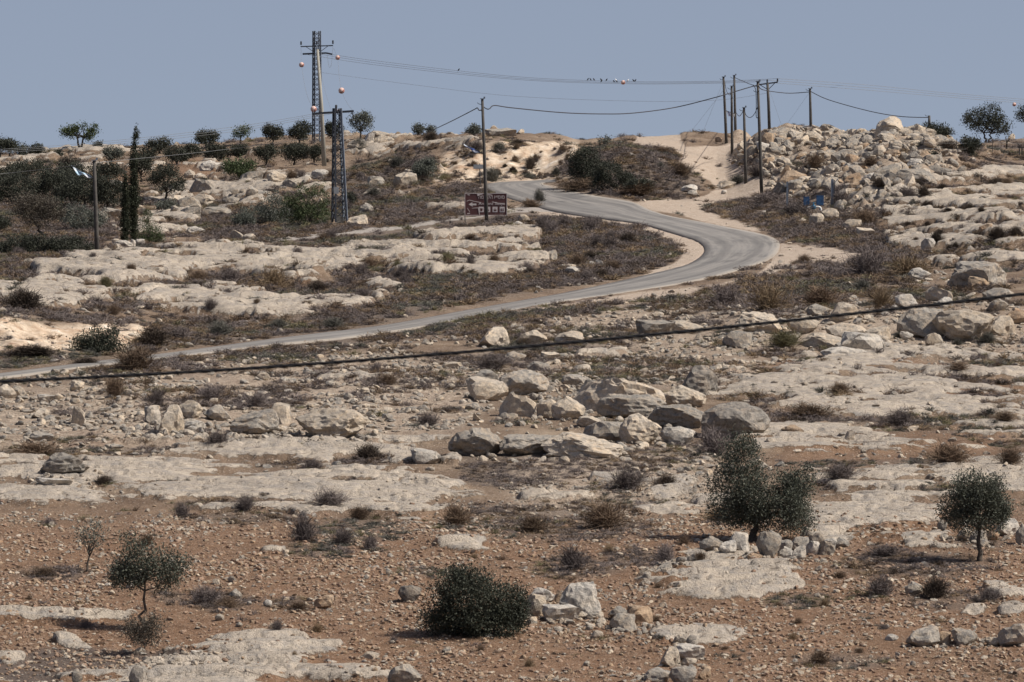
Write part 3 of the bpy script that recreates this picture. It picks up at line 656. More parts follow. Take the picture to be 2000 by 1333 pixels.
# hand placed boulders: px, foot row, width, height, tone, shape, label
BL = [
 (1133,1207,70,66,'w','block','tall pale boulder, the biggest in the pile right of the big dark bush'),
 (1046,1208,36,44,'t','round','tan rounded boulder half hidden by the right edge of the big dark bush'),
 (1058,1182,52,30,'w','block','whitish boulder at the back left of the pile by the dark bush'),
 (1095,1217,64,34,'w','slab','white flat-topped boulder in front of the pile by the dark bush'),
 (1101,1188,30,28,'b','shard','small brown stone wedged in the middle of the pile by the dark bush'),
 (1136,1213,20,15,'t','round','small tan cobble at the foot of the tallest pale boulder by the bush'),
 (1209,1214,38,27,'g','round','grey boulder at the back of the trio right of the bush pile'),
 (1217,1236,48,34,'g','block','grey boulder at the front of the trio right of the bush pile'),
 (1250,1226,46,40,'b','shard','rough brown boulder on the right of the trio beside the bush pile'),
 (1166,1249,24,16,'t','block','little tan stone lying alone below the bush pile'),
 (1211,1241,18,10,'d','round','small dark stone in front of the trio of boulders'),
 (1309,1305,39,39,'t','block','upright tan boulder on the left of the heap near the bottom edge'),
 (1347,1292,58,34,'w','slab','long white boulder on the heap near the bottom edge'),
 (1328,1262,27,20,'g','shard','grey stone at the back of the heap near the bottom edge'),
 (1352,1264,23,18,'d','block','dark square stone on top of the heap near the bottom edge'),
 (1345,1306,32,18,'t','round','low tan stone under the long white boulder'),
 (1286,1338,50,28,'g','round','grey boulder cut by the bottom edge, left one of two'),
 (1334,1346,54,40,'g','round','grey boulder cut by the bottom edge, right one of two'),
 (1376,1333,26,22,'b','block','brown stone just right of the two boulders on the bottom edge'),
 (1378,1312,22,12,'b','shard','thin brown stone between the heap and the bottom edge'),
 (1802,1263,66,40,'g','block','large grey boulder, leftmost of the row at lower right'),
 (1844,1260,30,28,'b','block','brownish boulder tucked second in the row at lower right'),
 (1883,1263,50,34,'g','block','grey-white boulder in the middle of the row at lower right'),
 (1981,1269,62,44,'g','shard','jagged grey boulder at the right edge of the lower right row'),
 (1940,1265,36,18,'t','round','low tan stone between the last boulders of the lower right row'),
 (1742,1254,26,12,'w','slab','flat pale stone left of the lower right row'),
 (1785,1168,34,27,'g','round','grey boulder among dry twigs below the rightmost olive'),
 (790,1345,64,44,'g','shard','pointed grey boulder on the bottom edge, left of centre'),
 (270,1345,36,36,'g','block','grey boulder on the bottom edge at far left'),
 (150,1340,22,24,'d','block','small dark upright stone at the bottom left edge'),
 (633,1190,38,26,'b','shard','brown wedge-shaped stone alone in the red soil'),
 (800,1180,46,34,'d','round','dark grey stone touching the left of the big dark bush'),
 (725,1285,32,14,'t','slab','tan flat stone in gravel above the bottom edge'),
 (255,1152,17,11,'w','round','small white stone left of the crooked olive trunk'),
 (460,1170,26,20,'g','round','grey stone right of the crooked olive, beside dry grass'),
 (429,1210,18,14,'g','round','small grey stone lower right of the crooked olive'),
 (312,1293,24,12,'g','round','grey stone below the dark shrub at lower left'),
 (342,1302,20,12,'g','block','grey stone right below the dark shrub at lower left'),
 (382,1296,18,9,'w','slab','white stone on the edge of the bottom left slab'),
 (99,1022,14,10,'t','block','tan cobble in the red soil at far left'),
 (1390,1088,42,30,'g','round','leftmost boulder of the stone arc around the two-crowned olive'),
 (1421,1095,30,28,'w','block','second boulder from the left of the arc around the two-crowned olive'),
 (1444,1092,36,36,'w','block','third boulder from the left of the arc around the two-crowned olive'),
 (1466,1089,28,22,'g','round','low boulder in front of the trunk of the two-crowned olive'),
 (1475,1103,28,16,'b','round','brown stone at the lower rim of the arc around the olive'),
 (1501,1102,42,56,'g','round','tallest boulder of the arc around the two-crowned olive'),
 (1533,1080,27,26,'g','round','upper grey boulder right of the tallest one in the arc'),
 (1536,1099,30,30,'w','round','pale boulder right below the tallest one in the arc'),
 (1560,1099,25,30,'w','block','pale boulder low in the middle of the arc right of the olive'),
 (1564,1076,36,28,'g','block','grey boulder on top of the arc right of the olive'),
 (1588,1086,24,28,'w','round','white boulder on the right side of the arc round the olive'),
 (1593,1064,26,24,'g','shard','grey boulder at the upper right of the arc round the olive'),
 (1613,1086,30,28,'g','block','grey boulder at the lower right of the arc round the olive'),
 (1622,1070,26,20,'w','round','pale boulder second from the right end of the arc'),
 (1642,1070,30,22,'g','round','last boulder at the right end of the arc round the olive'),
 (1297,1124,32,22,'g','block','grey stone left of the smooth oval slab below the olive'),
 (1274,1125,14,12,'g','round','small grey stone at the left end of the line by the oval slab'),
 (1330,1118,20,12,'d','round','dark stone on the upper rim of the oval slab'),
 (1352,1108,20,18,'g','shard','grey stone above the oval slab below the olive'),
 (1840,1050,20,22,'d','round','blue-grey round stone left of the rightmost olive crown'),
 (1968,1055,50,34,'w','block','large pale boulder just right of the rightmost olive'),
 (1998,1072,28,42,'g','round','grey boulder at the right edge beside the rightmost olive'),
 (1886,1065,34,28,'g','round','grey boulder behind the trunk of the rightmost olive, left side'),
 (1911,1070,36,26,'g','block','grey boulder behind the trunk of the rightmost olive'),
 (1940,1066,24,18,'b','round','brown boulder behind and right of the rightmost olive trunk'),
 (1365,781,84,64,'d','block','dark grey boulder standing highest at the back of the big boulder group'),
 (1206,806,160,66,'t','block','largest tan boulder of the big boulder group'),
 (1232,824,132,48,'g','round','long grey boulder lying before the largest tan one'),
 (1334,802,88,46,'t','round','domed tan boulder right of the largest one'),
 (1325,842,120,48,'g','slab','low broad grey boulder in the middle of the big group'),
 (1438,858,128,70,'d','round','huge dark grey boulder at the right end of the big group'),
 (1188,864,92,40,'g','round','rounded grey boulder on the left front of the big group'),
 (1250,870,80,60,'t','round','egg-shaped tan boulder in front of the big group'),
 (1322,874,68,38,'w','round','pale rounded boulder with dark holes at the front of the big group'),
 (1142,901,165,44,'t','slab','tilted flat tan boulder at the front left of the big group'),
 (1040,897,130,42,'g','slab','sloping grey boulder left of the tilted flat tan one'),
 (934,897,112,56,'g','shard','wedge-shaped grey boulder with a sharp peak, left of the big group'),
 (1023,772,98,50,'g','round','grey-topped boulder at the back of the left boulder cluster'),
 (950,787,82,48,'t','block','tan boulder at the left front of the left boulder cluster'),
 (950,752,62,30,'g','block','grey boulder at the back left of the left boulder cluster'),
 (1012,820,74,46,'t','block','brown-tan boulder low in the left boulder cluster'),
 (1068,822,40,38,'t','round','small tan boulder between the left cluster and the big group'),
 (1110,826,64,46,'t','round','tan boulder joined to the left side of the big group'),
 (1150,839,46,22,'t','slab','small pale boulder lying before the left side of the big group'),
 (1122,755,50,24,'g','round','grey boulder behind the largest tan one, left'),
 (1165,768,50,26,'d','shard','dark grey rubble block behind the largest tan boulder'),
 (1005,702,44,20,'g','round','grey-white rock behind the left cluster, under the black cable'),
 (1075,700,38,16,'t','slab','tan rock behind the left cluster, under the black cable'),
 (1052,722,46,18,'g','slab','grey rock just above the left boulder cluster'),
 (650,861,140,60,'t','block','big box-shaped tan boulder standing alone left of centre'),
 (498,849,96,50,'g','block','grey pitted boulder left of the box-shaped one'),
 (546,832,46,42,'t','block','tan boulder leaning behind the grey pitted one'),
 (831,911,58,30,'w','block','white boulder in front of the grey wedge'),
 (124,938,96,42,'d','block','dark grey boulder on the pale slab at far left'),
 (105,955,70,14,'w','slab','white slab stone below the dark grey boulder'),
 (334,851,50,56,'t','block','upright tan boulder in the row at left'),
 (373,822,46,38,'t','block','cream angular boulder behind the upright tan one'),
 (424,824,54,32,'g','round','grey-white rounded boulder in the row at left'),
 (378,842,44,22,'w','slab','low cream boulder right of the upright tan one'),
 (299,830,32,36,'w','shard','leaning pale stone left of the upright tan boulder'),
 (300,804,26,14,'t','slab','small flat stone on top of the row at left'),
 (153,834,30,40,'t','block','tan pointed stone at the left end of the row'),
 (79,818,34,20,'t','block','tan stone in the rubble at far left'),
 (82,865,46,20,'g','slab','grey flat stone above the dry grass at far left'),
 (10,780,44,28,'t','round','tan boulder on the left edge below the cable'),
 (35,778,28,26,'g','round','grey round boulder next to the one on the left edge'),
 (150,766,30,20,'t','round','tan boulder below the cable, first of two at left'),
 (190,770,26,14,'t','round','tan boulder below the cable, second of two at left'),
 (90,785,34,14,'w','slab','white flat rock below the cable at left'),
 (966,680,58,40,'t','block','cream block of rock right above the black cable near the middle'),
 (1110,672,60,26,'t','shard','cream rock mound above the cable right of the cream block'),
 (1040,676,60,30,'t','shard','cream crumbly rock next to the cream block above the cable'),
 (884,719,44,14,'t','slab','tan flat rock left of the left boulder cluster'),
 (601,728,20,12,'g','round','small grey stone under the cable, left of centre'),
 (515,747,30,18,'t','block','tan stone under the cable with a dark hollow'),
 (1280,655,76,32,'g','slab','flat grey boulder with dark underside just above the cable'),
 (1335,650,80,24,'t','slab','low tan boulder right of the flat grey one above the cable'),
 (1285,622,24,14,'t','block','tan stone perched above the flat grey boulder'),
 (1260,628,14,12,'t','shard','little stone beside the perched one'),
 (1442,680,62,34,'g','block','grey ribbed boulder right under the cable'),
 (1485,652,92,44,'t','slab','long tan boulder sloping down beneath the dry grass'),
 (1648,627,66,38,'t','block','tan boulder standing above the cable at right'),
 (1568,649,62,34,'t','round','tan boulder crossed by the cable left of the standing one'),
 (1608,680,92,30,'t','slab','long orange-tan boulder below the cable'),
 (1655,667,84,36,'t','block','tan boulder below the cable under the standing one'),
 (1712,668,54,34,'t','block','brownish boulder right of the tan pair below the cable'),
 (1802,660,96,60,'g','block','large grey-tan boulder leaning left, crossed by the cable'),
 (1684,701,84,40,'w','shard','white jagged boulder right of the long orange-tan one'),
 (1652,709,98,22,'w','round','low white boulder, the lowest of the right bank'),
 (1880,668,120,62,'t','round','broad tan boulder below the cable near the right edge'),
 (1955,655,56,40,'t','block','tan boulder in the right bank below the cable'),
 (1988,632,50,34,'b','round','brown rounded boulder at the right edge of the bank'),
 (1950,606,44,26,'g','shard','grey boulder in the right bank touching the cable'),
 (1908,562,110,56,'g','slab','big grey slab leaning down to the right near the right edge'),
 (1912,563,46,26,'b','slab','brown tilted stone before the big leaning grey slab'),
 (1796,549,44,24,'w','round','pale rounded stone right of the tall dry grass'),
 (1835,590,56,32,'t','shard','tan broken rock above the cable at right'),
 (1770,600,50,28,'w','shard','pale crumbly rock above the cable right of the bayonet plant'),
 (1950,590,60,30,'g','block','grey boulder just above the cable at the right edge'),
 (1548,854,46,18,'b','round','brown stone lying alone on the wide pale slab'),
 (1660,870,20,20,'t','shard','small tan block at the edge of the wide pale slab'),
 (1813,488,26,24,'w','round','pale rounded boulder in the right middle distance'),
 (1925,465,26,16,'b','shard','brown stone on the pale terraces near the right edge'),
 (1690,462,36,16,'t','slab','tan stone below the blue boxes at right'),
 (1595,440,28,24,'t','round','tan boulder in front of the white pipe bend'),
 (1622,432,34,24,'t','block','tan boulder right in front of the blue boxes'),
 (1568,438,16,10,'t','round','small tan stone left in front of the pipe'),
 (1665,448,42,20,'t','block','tan block right of the boulders before the blue boxes'),
 (890,459,18,12,'t','round','small smooth tan boulder left of the foot of the roadside pole'),
 (1022,437,26,18,'t','block','tan boulder right of the brown sign'),
 (1012,447,18,14,'w','round','white stone touching the tan boulder right of the sign'),
 (1044,446,14,10,'t','round','small tan stone right of the white one near the sign'),
 (1000,452,30,14,'t','shard','crumbled cream rock below the brown sign'),
 (1075,510,26,24,'g','block','grey boulder inside the road bend'),
 (1118,535,26,16,'w','round','white boulder at the lower left inside the road bend'),
 (1116,525,20,12,'t','block','cream stone above the white boulder inside the bend'),
 (1155,519,18,12,'w','block','small white stone right inside the road bend'),
 (1170,515,16,10,'w','shard','little pale stone at the right end of the line inside the bend'),
 (1100,522,14,8,'w','round','tiny pale stone at the left of the line inside the bend'),
 (1345,375,34,16,'w','shard','white broken boulder by the junction of the dirt track'),
 (1352,381,20,12,'w','block','cream lump just below the broken boulder at the junction'),
 (1418,368,34,16,'t','shard','tan rock under the grey shrub beside the dirt track'),
 (1414,379,12,8,'w','round','small white stone beside the dirt track'),
 (412,334,46,22,'w','round','big pale boulder below the skyline olives at left'),
 (395,380,56,32,'g','block','grey boulder high on the left hillside'),
 (372,412,48,26,'g','shard','jagged grey outcrop boulder on the left hillside'),
 (395,405,50,26,'t','block','tan-edged boulder in the middle of the left hillside'),
 (345,405,44,24,'t','shard','rough tan boulder right of the cypresses'),
 (368,433,52,28,'g','shard','rough grey boulder below the left hillside outcrop'),
 (425,424,60,20,'g','slab','long flat grey boulder low on the left hillside'),
 (382,459,36,16,'w','round','pale flat boulder above the end of the side path'),
 (463,471,28,24,'t','shard','pointed tan boulder near the end of the side path'),
 (486,471,26,16,'t','round','tan boulder right of the pointed one near the side path'),
 (370,353,22,18,'t','round','small tan boulder under the green tree on the left hill'),
 (390,358,30,16,'t','round','tan boulder right under the green tree on the left hill'),
 (488,357,52,26,'g','shard','tilted grey boulder high on the left hillside, under the green tree'),
 (510,385,46,18,'g','block','grey boulder above the large grey-green bush'),
 (540,365,38,22,'t','round','tan-grey boulder left of the leaning concrete pole'),
 (590,356,44,18,'w','slab','pale flat boulder left of the leaning concrete pole'),
 (625,345,34,20,'w','round','pale boulder at the foot of the leaning concrete pole'),
 (716,418,28,22,'g','round','grey round boulder right of the near steel pylon'),
 (698,442,40,24,'t','block','tan boulder at the right foot of the near steel pylon'),
 (725,385,40,18,'t','shard','tan rubble block uphill of the near steel pylon'),
 (735,362,34,22,'g','shard','sharp grey rock between the pylon and the roadside pole'),
 (790,362,46,28,'t','slab','tan tilted rock below the grey-green bush on the slope'),
 (812,352,44,24,'t','slab','tan ledge rock under the grey-green bush on the slope'),
 (738,270,50,16,'t','slab','tan skyline rock right of the pylon'),
 (748,285,44,20,'t','block','tan boulder below the skyline right of the pylon'),
 (696,300,36,20,'g','block','grey boulder right of the pylon under the skyline'),
 (722,290,20,20,'w','shard','white leaning stone right of the pylon'),
 (768,272,28,14,'t','block','small tan skyline rock right of the pylon'),
 (225,365,32,14,'w','round','pale boulder left of the cypresses under the trees'),
 (235,325,16,8,'w','slab','small white rock in the orange soil at left'),
 (200,430,26,18,'g','shard','grey rock right of the flag pole under the trees'),
 (220,425,40,18,'g','slab','grey ledge rock between the flag pole and the cypresses'),
 (130,425,24,18,'g','shard','grey rock left of the flag pole in the grove'),
 (242,487,34,16,'w','round','pale rounded boulder at the foot of the cypresses'),
 (260,485,10,16,'w','shard','upright white stone at the foot of the cypresses'),
 (273,479,20,12,'w','slab','white block before the young pine'),
 (264,500,30,14,'t','block','tan boulder below the foot of the cypresses'),
 (226,478,16,10,'t','round','small orange-tan stone beside the cypresses'),
 (317,499,28,12,'w','block','white stone right of the young pine, lower'),
 (338,490,13,15,'w','round','rounded white stone stacked right of the young pine'),
 (286,502,24,8,'w','slab','flat white stone in a line below the young pine'),
 (238,500,26,8,'w','slab','flat cream stone left in the line below the cypresses'),
 (305,552,30,14,'t','shard','tan rock on the ledges below the young pine'),
 (978,266,60,18,'g','slab','long dark-edged rock on the skyline right of the roadside pole'),
 (1017,264,14,10,'t','block','small rock on the skyline right of the long one'),
 (1735,272,58,44,'t','shard','peaked cream boulder, highest on the rubble heap'),
 (1518,272,50,30,'g','block','big grey boulder on the skyline at the left of the rubble heap'),
 (1500,286,26,24,'b','block','tan-brown boulder below the big grey skyline one'),
 (1525,286,24,24,'g','block','grey boulder right below the big grey skyline one'),
 (1548,371,82,46,'b','block','large orange-brown boulder at the lower left tip of the rubble heap'),
 (1528,380,36,28,'d','block','dark shaded boulder under the orange-brown one'),
 (1552,376,32,24,'g','round','round grey boulder before the orange-brown one'),
 (1655,320,60,34,'g','block','big pale grey boulder in the middle of the rubble heap'),
 (1730,362,58,38,'g','block','grey pyramid-shaped boulder low in the rubble heap'),
 (1735,372,28,30,'d','shard','dark upright boulder in front of the pyramid-shaped one'),
 (1790,368,80,30,'g','slab','broad flat grey boulder at the right foot of the rubble heap'),
 (1830,346,54,22,'d','round','dark elongated boulder on the right end of the rubble heap'),
 (1862,360,34,14,'g','slab','grey flat boulder right of the dark elongated one'),
 (1878,346,18,14,'d','block','small dark boulder at the right end of the rubble heap'),
 (1606,375,60,24,'g','slab','long grey boulder behind the left blue box'),
 (1665,370,34,28,'b','block','brown shaded boulder behind the steel fence post'),
 (1780,262,30,18,'t','block','tan boulder on the skyline right of the peaked one'),
 (1800,268,30,20,'t','round','brown-tan boulder right of the peaked one'),
 (1815,275,36,20,'t','block','tan boulder under the skyline olive bush'),
 (1844,270,26,14,'t','shard','tan boulder right under the skyline olive bush'),
 (1975,262,14,14,'t','block','small tan boulder beside the skyline olives at right'),
 (1575,252,26,14,'w','block','pale boulder on the skyline left of the lone pole'),
 (1640,258,26,18,'g','shard','grey boulder on the skyline right of the lone pole'),
 (1676,262,26,20,'t','shard','pointed tan boulder on the skyline of the rubble heap'),
]
for q in BL:
    boulder(q[0], q[1], q[2] * (1.18 if ('arc' in q[6] or (1020 < q[0] < 1290 and q[1] > 1170)) else 1.05), q[3], q[4], q[5], q[6], tilt={'slab': rnd.uniform(-.05, .12)}.get(q[5], rnd.uniform(-.08, .08)))
def inpoly(x, y, p):
    c = False
    for k in range(len(p)):
        x1, y1 = p[k]; x2, y2 = p[(k + 1) % len(p)]
        if (y1 > y) != (y2 > y) and x < (x2 - x1) * (y - y1) / (y2 - y1) + x1: c = not c
    return c
# landmarks of the place, used to word the labels of scattered things
LMK = [(1133,1175,'tall pale boulder beside the big dark bush'),(928,1170,'big dark bush'),(1802,1245,'large grey boulder at lower right'),(1347,1275,'long white boulder near the bottom edge'),(1501,1075,'tallest stone of the arc'),(278,1170,'crooked little olive'),(168,1070,'leafless sapling'),
 (1914,1080,'olive with the bare slanting trunk'),(1430,1128,'smooth oval slab'),(1365,750,'dark boulder at the back of the big group'),(650,832,'box-shaped tan boulder'),(498,825,'grey pitted boulder'),(334,822,'upright tan boulder'),(934,870,'wedge-shaped grey boulder'),(124,918,'dark grey boulder on the left slab'),
 (530,1262,'big bottom slab'),(905,1063,'lone oval slab in red soil'),(945,760,'left boulder cluster'),(633,1180,'brown wedge-shaped stone'),(192,668,'dark green roadside bush'),(45,590,'dark dome shrub at the left edge'),(530,545,'tall straw-brown grass on the ledges'),(1735,255,'peaked cream boulder'),(1518,258,'big grey skyline boulder'),
 (1548,350,'orange-brown boulder'),(1730,345,'pyramid-shaped boulder'),(1830,335,'dark elongated boulder'),(1655,305,'big pale boulder amid the heap'),(1600,395,'blue boxes'),(1457,300,'short wooden pole'),(1419,260,'trio of poles'),(1583,235,'lone skyline pole'),(1812,475,'pale rounded boulder'),(1690,520,'largest dry shrub mound'),
 (1880,640,'broad tan boulder'),(1802,625,'leaning grey-tan boulder'),(1652,695,'low white boulder'),(1910,535,'big leaning slab'),(1280,640,'flat grey boulder above the cable'),(395,365,'grey boulder high on the left hill'),(372,400,'jagged outcrop on the left hill'),(468,330,'bright green tree'),(580,405,'grey-green thicket'),
 (664,330,'near steel pylon'),(631,300,'leaning concrete pole'),(948,410,'brown sign'),(832,330,'grey-green slope bush'),(260,420,'cypresses'),(292,440,'young pine'),(190,440,'flag pole'),(1075,497,'grey boulder inside the bend'),(1118,528,'white boulder inside the bend'),(1330,490,'apex of the road bend'),
 (1140,330,'dark thicket at the road cut'),(1045,320,'middle of the cut bank'),(830,520,'olive-green shrubs on the ledges'),(700,490,'pale ledges below the pylon'),(1930,250,'broad skyline olive'),(1590,850,'wide pale slab'),(1720,1000,'big slab between the two olives'),(1000,300,'long skyline rock')]
SEEN = {}
def where(x, y, k=0):
    d = sorted((math.hypot(x - a, (y - b) * 1.4), a, b, t) for a, b, t in LMK)[k]
    dx, dy = x - d[1], y - d[2]; r = 'just ' if d[0] < 55 else ('' if d[0] < 120 else 'well ')
    if abs(dy) * 1.4 > 2.2 * abs(dx): w = 'below' if dy > 0 else 'above'
    elif abs(dx) > 2.2 * abs(dy): w = 'right of' if dx > 0 else 'left of'
    else: w = ('lower' if dy > 0 else 'upper') + (' right of' if dx > 0 else ' left of')
    return f'{r}{w} the {d[3]}'
def uniq(pre, x, y):
    for k in range(4):
        l = pre + where(x, y, k)
        if len(l.replace('-', ' ').split()) > 16: l = ' '.join(w for w in l.split() if w not in ('angular', 'well', 'just', 'little'))
        if l not in SEEN: break
    SEEN[l] = 1; return l
TW = dict(g='grey', t='tan', w='pale', d='dark', b='brown')
def scatter_boulders(poly, n, wr, hr, tones, label, group, seed, name='boulder', cat='boulder', avoid=()):
    rg = random.Random(seed); xs = [a for a, b in poly]; ys = [b for a, b in poly]; k = 0; t = 0
    while k < n and t < n * 30:
        t += 1; x = rg.uniform(min(xs), max(xs)); y = rg.uniform(min(ys), max(ys))
        if not inpoly(x, y, poly): continue
        if 1540 < x < 1650 and 372 < y < 440: continue
        if any(abs(x - q[0]) < q[2] * 0.45 and 0 < q[1] - y + 4 < q[3] * 1.0 for q in BL): continue
        w = wr[0] + (wr[1] - wr[0]) * rg.random() ** 1.9
        hh = w * rg.uniform(*hr); tn = rg.choice(tones); st = rg.choice(['block', 'shard', 'block', 'round', 'shard'])
        sz = 'small ' if w < 16 else ('large ' if w > 32 else '')
        lb = f"{sz}{TW[tn]} {dict(block='angular', shard='jagged', round='rounded')[st]} {'rock' if cat == 'rock' else 'boulder'} "
        lb = uniq(lb, x, y - hh / 2)
        boulder(x, y, w, hh, tn, st, lb, group, tilt=rg.uniform(-.4, .4), sink=0.14, name=name, cat=cat)
        k += 1
G1 = 'loose boulders of the rubble heap on the right hill'
scatter_boulders([(1480,262),(1600,250),(1700,256),(1790,275),(1800,300),(1640,310),(1500,300)], 30, (22, 44), (.4, .7), 'ggttwb', 'tumbled limestone boulder in the upper part of the rubble heap on the right hill', G1, 5)
scatter_boulders([(1480,300),(1640,310),(1830,305),(1860,350),(1740,400),(1650,400),(1500,345)], 34, (22, 46), (.4, .7), 'ggttwbd', 'tumbled limestone boulder in the lower part of the rubble heap on the right hill', G1, 6)
scatter_boulders([(1390,272),(1480,262),(1500,300),(1470,330),(1410,300)], 7, (10, 22), (.5, .8), 'gtb', 'small boulder on the low bank left of the rubble heap behind the poles', 'boulders behind the wooden poles', 7)
scatter_boulders([(1560,600),(1980,590),(1990,690),(1620,690)], 12, (14, 46), (.45, .75), 'gttw', 'weathered boulder embedded in the bank crossed by the cable at right', 'boulders of the right bank', 8)
scatter_boulders([(330,380),(480,350),(640,360),(500,400),(400,440),(330,430)], 13, (12, 40), (.45, .8), 'ggtw', 'weathered grey boulder scattered on the left hillside', 'boulders of the left hillside', 9)
# smaller loose rocks that can be told apart
scatter_boulders([(0,760),(300,745),(620,720),(900,730),(900,800),(560,880),(0,850)], 46, (10, 24), (.5, .8), 'ggttw', 'small loose rock in the stony rubble left of the big boulder group', 'small rocks in the rubble at left', 11, 'loose_rock', 'rock')
scatter_boulders([(60,1080),(1900,1090),(1980,1320),(1400,1320),(1240,1300),(700,1320),(60,1240)], 50, (9, 20), (.5, .8), 'ggttw', 'small loose rock lying in the red stony soil in front', 'small rocks in the red soil', 12, 'loose_rock', 'rock')
print('boulders', NB)

# ---------------------------------------------------------------- gravel, stones and scrub as instanced stuff
def GZv(X, Y):
    px = 1000 + F * X / Y
    j = np.clip(np.searchsorted(rows_d, Y) - 1, 0, NR - 2); i = np.clip(np.searchsorted(cols, px) - 1, 0, NC - 2)
    a = (px - cols[i]) / (cols[i + 1] - cols[i]); b = (Y - rows_d[j]) / (rows_d[j + 1] - rows_d[j])
    def g(A): return (A[j, i] * (1 - a) + A[j, i + 1] * a) * (1 - b) + (A[j + 1, i] * (1 - a) + A[j + 1, i + 1] * a) * b
    return g
def instancer(name, P, S, ROT, IDX, protos, label):
    pc = bpy.data.collections.new(name + '_shapes')
    for o in protos: pc.objects.link(o)
    me = bpy.data.meshes.new(name); me.vertices.add(len(P)); me.vertices.foreach_set('co', np.asarray(P, np.float32).ravel())
    a = me.attributes.new('s3', 'FLOAT_VECTOR', 'POINT'); a.data.foreach_set('vector', np.asarray(S, np.float32).ravel())
    a = me.attributes.new('r3', 'FLOAT_VECTOR', 'POINT'); a.data.foreach_set('vector', np.asarray(ROT, np.float32).ravel())
    a = me.attributes.new('idx', 'INT', 'POINT'); a.data.foreach_set('value', np.asarray(IDX, np.int32))
    o = link(bpy.data.objects.new(name, me)); tag(o, label, kind='stuff')
    g = bpy.data.node_groups.new(name, 'GeometryNodeTree')
    g.interface.new_socket('Geometry', in_out='INPUT', socket_type='NodeSocketGeometry'); g.interface.new_socket('Geometry', in_out='OUTPUT', socket_type='NodeSocketGeometry')
    gi = g.nodes.new('NodeGroupInput'); go = g.nodes.new('NodeGroupOutput'); ci = g.nodes.new('GeometryNodeCollectionInfo'); ip = g.nodes.new('GeometryNodeInstanceOnPoints')
    ci.inputs['Collection'].default_value = pc; ci.inputs['Separate Children'].default_value = True; ci.inputs['Reset Children'].default_value = True
    def na(nm, ty):
        n = g.nodes.new('GeometryNodeInputNamedAttribute'); n.data_type = ty; n.inputs['Name'].default_value = nm; return n.outputs[0]
    lk = g.links.new
    lk(gi.outputs[0], ip.inputs['Points']); lk(ci.outputs[0], ip.inputs['Instance']); ip.inputs['Pick Instance'].default_value = True
    lk(na('idx', 'INT'), ip.inputs['Instance Index']); lk(na('s3', 'FLOAT_VECTOR'), ip.inputs['Scale'])
    er = g.nodes.new('FunctionNodeEulerToRotation'); lk(na('r3', 'FLOAT_VECTOR'), er.inputs[0]); lk(er.outputs[0], ip.inputs['Rotation'])
    lk(ip.outputs[0], go.inputs[0])
    md = o.modifiers.new('instances', 'NODES'); md.node_group = g
    return o
def proto(name, me):
    o = bpy.data.objects.new(name, me); o['kind'] = 'helper'; return o
stones = []
M_PINK = mat_rock('pinkish_soil_stained_stone', (0.36, 0.265, 0.195, 1), (0.33, 0.225, 0.16, 1), (0.28, 0.17, 0.115, 1), (0.24, 0.17, 0.125, 1))
for k in range(12):
    me = rock_mesh('stone', 2, 900 + k, ['block', 'shard', 'round'][k % 3]); me.materials.append([M_TAN, M_GREY, M_BROWN, M_PINK][k // 3]); stones.append(proto('stone', me))
rg = np.random.RandomState(5)
allP, allS, allR, allI = [], [], [], []
def stones_zone(n, d0, d1, smin, smax, power=2.6, frac=None):
    px = rg.uniform(-50, 2050, n); D = np.sqrt(rg.uniform(d0 ** 2, d1 ** 2, n)); X = D * (px - 1000) / F
    g = GZv(X, D); z = g(ZG); road = g(RDN); rock = g(ROCKF); trk = g(TRK); sh = np.maximum(g(SHIN), g(RUB)); scr = g(SCR); cut = g(CUTF); row = row_of(px, D)
    redz = sstep(960, 1060, row)
    cl = fbm2(X / 2.5, D / 3.5, 3, 55)
    p = 0.25 + 0.75 * sh + 0.95 * redz; p = np.clip(p, 0, 1) * (0.05 + 0.25 * redz + (0.95 - 0.25 * redz) * sstep(0.34, 0.58, cl))
    p = np.where(rock > 0.05, p * 0.10, p) * (1 - 0.75 * scr) * (1 - 0.85 * np.clip(trk, 0, 1)) * (1 - 0.6 * cut)
    keep = (rg.rand(n) < p) & (road < 0.08)
    s = smin + (smax - smin) * rg.rand(n) ** power
    P = np.stack([X, D, z + s * 0.12], -1)[keep]; m = len(P)
    allP.append(P); s = s[keep][:, None]
    allS.append(s * rg.uniform(0.6, 1.2, (m, 3)) * np.array([1.2, 1.0, 0.7])); allR.append(np.stack([rg.uniform(-.4, .4, m), rg.uniform(-.4, .4, m), rg.uniform(0, 6.28, m)], -1))
    w = np.where(redz[keep] > rg.rand(m), rg.choice([0, 1, 2, 6, 7, 8, 9, 10, 11, 9, 10, 11, 9, 4], m), rg.choice([0, 1, 2, 3, 4, 5, 3, 4, 5], m)); allI.append(w)
stones_zone(125000, 128, 185, 0.025, 0.17, 3.6)
stones_zone(50000, 185, 260, 0.04, 0.36, 3.6)
stones_zone(26000, 260, 360, 0.08, 0.40, 3.0)
stones_zone(9000, 360, 480, 0.12, 0.5, 2.6)
